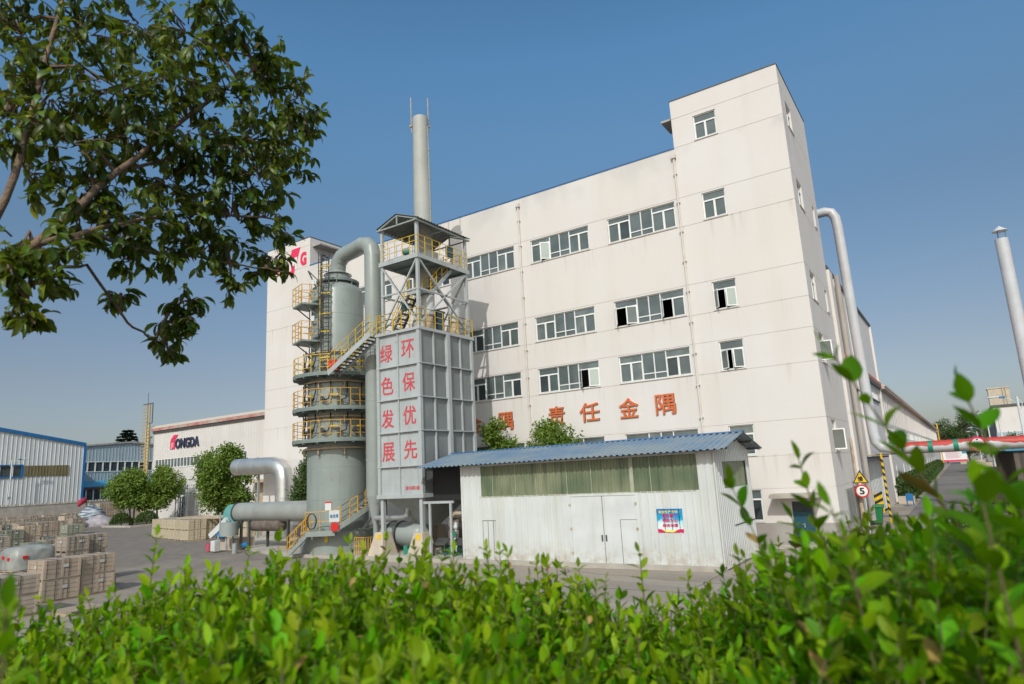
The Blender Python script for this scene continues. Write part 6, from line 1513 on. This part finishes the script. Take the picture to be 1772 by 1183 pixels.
BL=[(-2.418, 3.0, 6.333, 0.248), (-2.19, 3.1, 6.393, 0.256), (-1.948, 3.2, 6.523, 0.264), (-1.711, 3.3, 6.51, 0.242), (-1.53, 3.4, 6.648, 0.187), (-1.501, 3.5, 6.528, 0.161), (-1.367, 3.6, 6.59, 0.132), (-1.743, 3.2, 6.195, 0.264), (-1.922, 3.0, 6.01, 0.275), (-2.167, 2.9, 5.93, 0.266), (-2.272, 2.8, 5.755, 0.231), (-1.561, 3.5, 6.268, 0.225), (-1.399, 3.7, 6.343, 0.204), (-1.254, 3.8, 6.396, 0.157), (-1.198, 3.8, 6.233, 0.122), (-1.289, 3.7, 6.066, 0.204), (-1.486, 3.5, 5.97, 0.257), (-1.687, 3.3, 5.942, 0.273), (-1.88, 3.1, 5.809, 0.256), (-2.033, 2.9, 5.648, 0.213), (-2.193, 2.8, 5.49, 0.18), (-1.286, 3.7, 5.876, 0.153), (-1.42, 3.6, 5.763, 0.198), (-1.644, 3.5, 5.729, 0.225), (-1.799, 3.3, 5.644, 0.212), (-1.582, 3.6, 5.557, 0.198), (-1.715, 3.4, 5.449, 0.187), (-1.42, 3.7, 5.588, 0.136), (-1.349, 3.7, 5.476, 0.102), (-1.823, 3.2, 5.376, 0.176), (-1.873, 3.0, 5.24, 0.138), (-1.609, 3.6, 5.348, 0.165), (-1.692, 3.5, 5.284, 0.161), (-1.808, 3.3, 5.222, 0.121), (-1.868, 3.1, 5.128, 0.1), (-2.083, 2.7, 5.086, 0.124), (-2.042, 2.6, 4.922, 0.143), (-1.94, 2.6, 4.843, 0.119), (-2.0, 2.6, 4.724, 0.084), (-1.926, 2.7, 4.999, 0.099), (-1.952, 2.8, 5.114, 0.103), (-1.398, 3.8, 5.31, 0.105), (-1.466, 3.8, 5.259, 0.087), (-1.726, 3.4, 4.993, 0.109), (-1.782, 3.4, 4.87, 0.087), (-1.806, 3.4, 4.747, 0.078), (-1.691, 3.4, 4.897, 0.069), (-1.945, 3.2, 4.953, 0.059), (-2.006, 2.9, 5.295, 0.133), (-2.03, 3.0, 5.487, 0.165), (-1.569, 3.6, 5.105, 0.083)]
LM=[ [(-2.929, 2.6, 3.976), (-2.628, 2.6, 4.521), (-2.268, 2.65, 4.875), (-2.069, 2.75, 5.089), (-1.892, 3.0, 5.539), (-1.69, 3.3, 6.011), (-1.43, 3.5, 6.41)], [(-2.069, 2.75, 5.089), (-1.912, 2.85, 5.185), (-1.823, 3.2, 5.391), (-1.604, 3.5, 5.517), (-1.35, 3.7, 5.548)], [(-2.268, 2.65, 4.875), (-2.138, 2.7, 5.41), (-2.193, 2.9, 6.247), (-2.181, 3.0, 6.728)], [(-2.268, 2.65, 4.875), (-1.995, 2.8, 5.009), (-1.999, 3.0, 5.073), (-1.908, 3.2, 4.832), (-1.842, 3.35, 4.77), (-1.773, 3.4, 4.684)], [(-1.892, 3.0, 5.539), (-1.774, 3.3, 5.777), (-1.525, 3.6, 5.915), (-1.215, 3.8, 6.155)], [(-1.912, 2.85, 5.185), (-1.843, 3.1, 5.186), (-1.757, 3.5, 5.287), (-1.528, 3.65, 5.255), (-1.312, 3.8, 5.255)], [(-2.268, 2.65, 4.875), (-2.138, 2.6, 4.928), (-1.987, 2.6, 4.845), (-1.927, 2.6, 4.696)] ]
def UW(u, v, z): return Vector(UV(u, v, z))
NT = thing('near_tree', 'overhanging glossy leaved tree filling the upper left corner', 'tree', UV(-3.05, 2.6, 2.4))
q = MB(); q.tube([UW(-3.05, 2.6, 2.3), UW(-3.0, 2.58, 3.0), UW(-2.93, 2.6, 3.98)], [.09, .06, .038], 12)
limb_pts = []
for li, l in enumerate(LM):
    P = [UW(*a) for a in l]
    r0 = (.036, .015, .02, .010, .010, .010, .014)[li]; r1 = (.007, .005, .007, .0035, .004, .0035, .006)[li]
    fine = []
    for i in range(len(P) - 1):
        for k in range(4): fine.append(P[i].lerp(P[i + 1], k / 4) + rvec() * .008)
    fine.append(P[-1]); n = len(fine)
    q.tube(fine, [r0 + (r1 - r0) * i / (n - 1) for i in range(n)], 8)
    limb_pts += fine
q.build('trunk', M("near_bark", (.22, .145, .09), (.12, .085, .06), 14, .8, bump=.5, bsc=60), NT, 60)
tw = MB(); lf = MB(); yl = MB()
for (u, v, z, r) in BL:
    c = UW(u, v, z)
    near = min(limb_pts, key=lambda p: (p - c).length)
    a = near; m = a.lerp(c, .5) + Vector((0, 0, .06))
    tw.tube([a, m, c], [.011, .008, .005], 5)
    k = int(5 + 300 * r * r)
    for _ in range(k):
        w = rvec(); e = c + FW * w.dot(FW) * r * 1.3 + RT * w.dot(RT) * r * .85 + Vector((0, 0, w.z * r * .85))
        st = c.lerp(e, .2) + rvec() * .02
        tw.tube([st, st.lerp(e, .55) + Vector((0, 0, .02)), e], [.0045, .003, .002], 4)
        ax = (e - st).normalized()
        for j in range(9):
            f = .3 + .7 * j / 8; p = st.lerp(e, f) + Vector((0, 0, .015)); out = (rvec() + ax * .5 + Vector((0, 0, -.75))).normalized()
            if j >= 7: out = (ax + rvec() * .7).normalized()
            L = RND.uniform(.056, .098); nn = (Vector((0, 0, 1)) * .9 + rvec() * .6).normalized()
            fullleaf(yl if RND.random() < .018 else lf, p, out, nn, L, L * RND.uniform(.30, .40), RND.uniform(.35, 1.0))
tw.build('twigs', M("twig_bark", (.14, .085, .06), None, rough=.8), NT); lf.build('foliage', LF_N, NT, True); yl.build('yellowing_leaves', M('yellow_green_leaf', (.26, .28, .02), (.34, .27, .03), 5, .45, isl=.3, trans=(.35, (.45, .42, .02))), NT, True)

# ---------------------------------------------------------------- foreground hedge
HE = thing('hedge', 'bright green leafy hedge with soft upright shoots across the foreground', 'hedge', UV(0, 1.6, 2.4))
def ztop(u, v):
    t = u / v * 2.0
    for (a, za), (b, zb) in zip(HT, HT[1:]):
        if a <= t <= b: return za + (zb - za) * (t - a) / (b - a)
    return HT[0][1] if t < HT[0][0] else HT[-1][1]
import numpy as np
HR = random.Random(5)
def shoot_template(h, Lf, tips, sparse, seed):
    """one upright shoot rooted at the origin: (stem, leaves, young leaves) as vertex / face arrays"""
    r = random.Random(seed); st = MB(); lf = MB(); lt = MB(); ld = MB()
    top = Vector((r.uniform(-.12, .12) * h, r.uniform(-.12, .12) * h, h)); mid = top * .5 + Vector((r.uniform(-.015, .015), r.uniform(-.015, .015), 0))
    st.tube([(0, 0, 0), mid, top], [.0024, .002, .001], 4)
    n = max(5, int(h / (.021 * sparse)))
    for i in range(n):
        f = (i + .6) / n; p = (mid * (f * 2) if f < .5 else mid.lerp(top, f * 2 - 1)); a = i * 1.75 + r.uniform(-.5, .5)
        for s in (0, math.pi):
            el = r.uniform(.45, 1.2); d = Vector((math.cos(a + s) * math.cos(el), math.sin(a + s) * math.cos(el), math.sin(el)))
            L = Lf * r.uniform(.65, 1.2) * (1 - .4 * f ** 3); nn = (Vector((0, 0, 1)) + rvec(r) * .45).normalized()
            if f < .35 and r.random() < .25: continue
            fullleaf(ld if r.random() < .012 else lt if (tips and f > .66) else lf, p, d, nn, L, L * r.uniform(.40, .60), r.uniform(-.15, .5))
    fullleaf(lt if tips else lf, top, Vector((r.uniform(-.3, .3), r.uniform(-.3, .3), 1)).normalized(), rvec(r), Lf * .6, Lf * .25, .1)
    return st, lf, lt, ld
class Bulk:
    def __init__(s): s.v = []; s.f = []; s.n = 0
    def add(s, mb, M3, off):
        if not mb.v: return
        s.v.append(np.array(mb.v) @ M3.T + off)
        s.f.append([tuple(i + s.n for i in f) for f in mb.f]); s.n += len(mb.v)
    def build(s, name, mat, parent):
        o_ = ORG[parent.name]; me = bpy.data.meshes.new(name)
        V = np.concatenate(s.v) - np.array(o_)
        me.from_pydata(V.tolist(), [], [f for c in s.f for f in c]); me.materials.append(mat)
        me.polygons.foreach_set('use_smooth', [True] * len(me.polygons))
        ob = bpy.data.objects.new(name, me); COL.objects.link(ob); ob.parent = parent; ORG[ob.name] = o_
        return ob
TP = {(h, t): [shoot_template(h, .052, t, 1.05, 100 + i * 7 + int(h * 100)) for i in range(9)] for h in (.30,) for t in (False, True)}
TT = [shoot_template(.36, .05, True, 1.25, 900 + i) for i in range(5)]; TN = [shoot_template(.55, .056, False, 1.45, 950 + i) for i in range(8)]
bs, bl_, bt, bd = Bulk(), Bulk(), Bulk(), Bulk()
def put(tpl, u, v, ztp, lean=.16, sc=1.0, toward=0.0):
    a = HR.uniform(0, 6.28); c_, s_ = math.cos(a), math.sin(a); lx, ly = HR.gauss(0, lean) - toward * RT.x, HR.gauss(0, lean) - toward * RT.y
    R3 = np.array(((c_, -s_, lx), (s_, c_, ly), (0, 0, 1.0))) * sc
    zmax = max(p[2] for p in tpl[0].v)
    off = np.array(UV(u, v, ztp - zmax * sc)); off[:2] -= np.array((lx, ly)) * zmax * sc * .7
    for b, m in zip((bs, bl_, bt, bd), tpl): b.add(m, R3, off)
for _ in range(2900):
    v = HR.uniform(.72, 2.25); u = HR.uniform(-1.08, 1.12) * v
    zt_ = ztop(u, v) - .035 + HR.gauss(0, .03)
    if v > 2.0: zt_ -= (v - 2.0) * .45
    put(HR.choice(TP[(.30, HR.random() < .4)]), u, v, zt_, sc=HR.uniform(.8, 1.15))
for _ in range(150):
    v = HR.uniform(1.3, 2.1); u = HR.uniform(-.8, .86) * v
    put(HR.choice(TT), u, v, ztop(u, v) + HR.uniform(.0, .07), .12, HR.uniform(.8, 1.05))
for i, (u, v, z) in enumerate(SH):
    tw_ = .42 if i < 2 else .2 if u > .35 else 0
    put(TN[i % 8] if v < 1.25 else TT[i % 5], u + tw_ * .3 * (.55 if v < 1.25 else .36), v, z, .05, 1.0, tw_)
for _ in range(95):
    v = HR.uniform(.8, 1.6); f = HR.uniform(.36, .84); u = f * v
    e = 4.0 + v * (-.152 + .048 * max(0, min(1, (f - .38) / .4)) + HR.gauss(0, .017))
    put(HR.choice(TN), u, v, e, .1, HR.uniform(.7, .95))
for _ in range(900):
    v = HR.uniform(.75, 2.35); u = HR.uniform(-1.1, 1.12) * v; z = HR.uniform(2.75, 3.45)
    if HR.random() < .4: v = HR.uniform(2.15, 2.35)
    put(HR.choice(TP[(.30, False)]), u, v, z, .3)
stm = MB()
for _ in range(260):
    v = HR.uniform(.9, 2.2); u = HR.uniform(-1.05, 1.1) * v; stm.tube([UW(u, v, 2.35), UW(u + HR.uniform(-.1, .1), v, 2.9), UW(u + HR.uniform(-.15, .15), v + HR.uniform(-.1, .1), 3.45)], [.009, .007, .004], 5)
m_hst = M("hedge_stem", (.10, .06, .03), (.09, .10, .02), 6, .7)
stm.build('branches', m_hst, HE, True); bs.build('stems', m_hst, HE); bl_.build('foliage', LF_H, HE); bt.build('young_leaves', LF_HT, HE); bd.build('dry_leaves', M('dry_leaf', (.24, .13, .04), (.30, .22, .05), 9, .7, isl=.4), HE)

# unseen tree added behind the camera to shade the hedge's right end
tree('broadleaf_tree', 'added unseen leafy tree behind the photographer, put there to shade the right end of the hedge', (1.98, -2.7, 2.4), [(0, 0, 5.0, .62), (.35, .2, 4.7, .5), (-.3, -.15, 5.3, .5), (.1, .35, 5.5, .5), (.45, -.2, 5.3, .45), (-.15, .2, 4.5, .4)], .07, .085, 5200, LF_D)
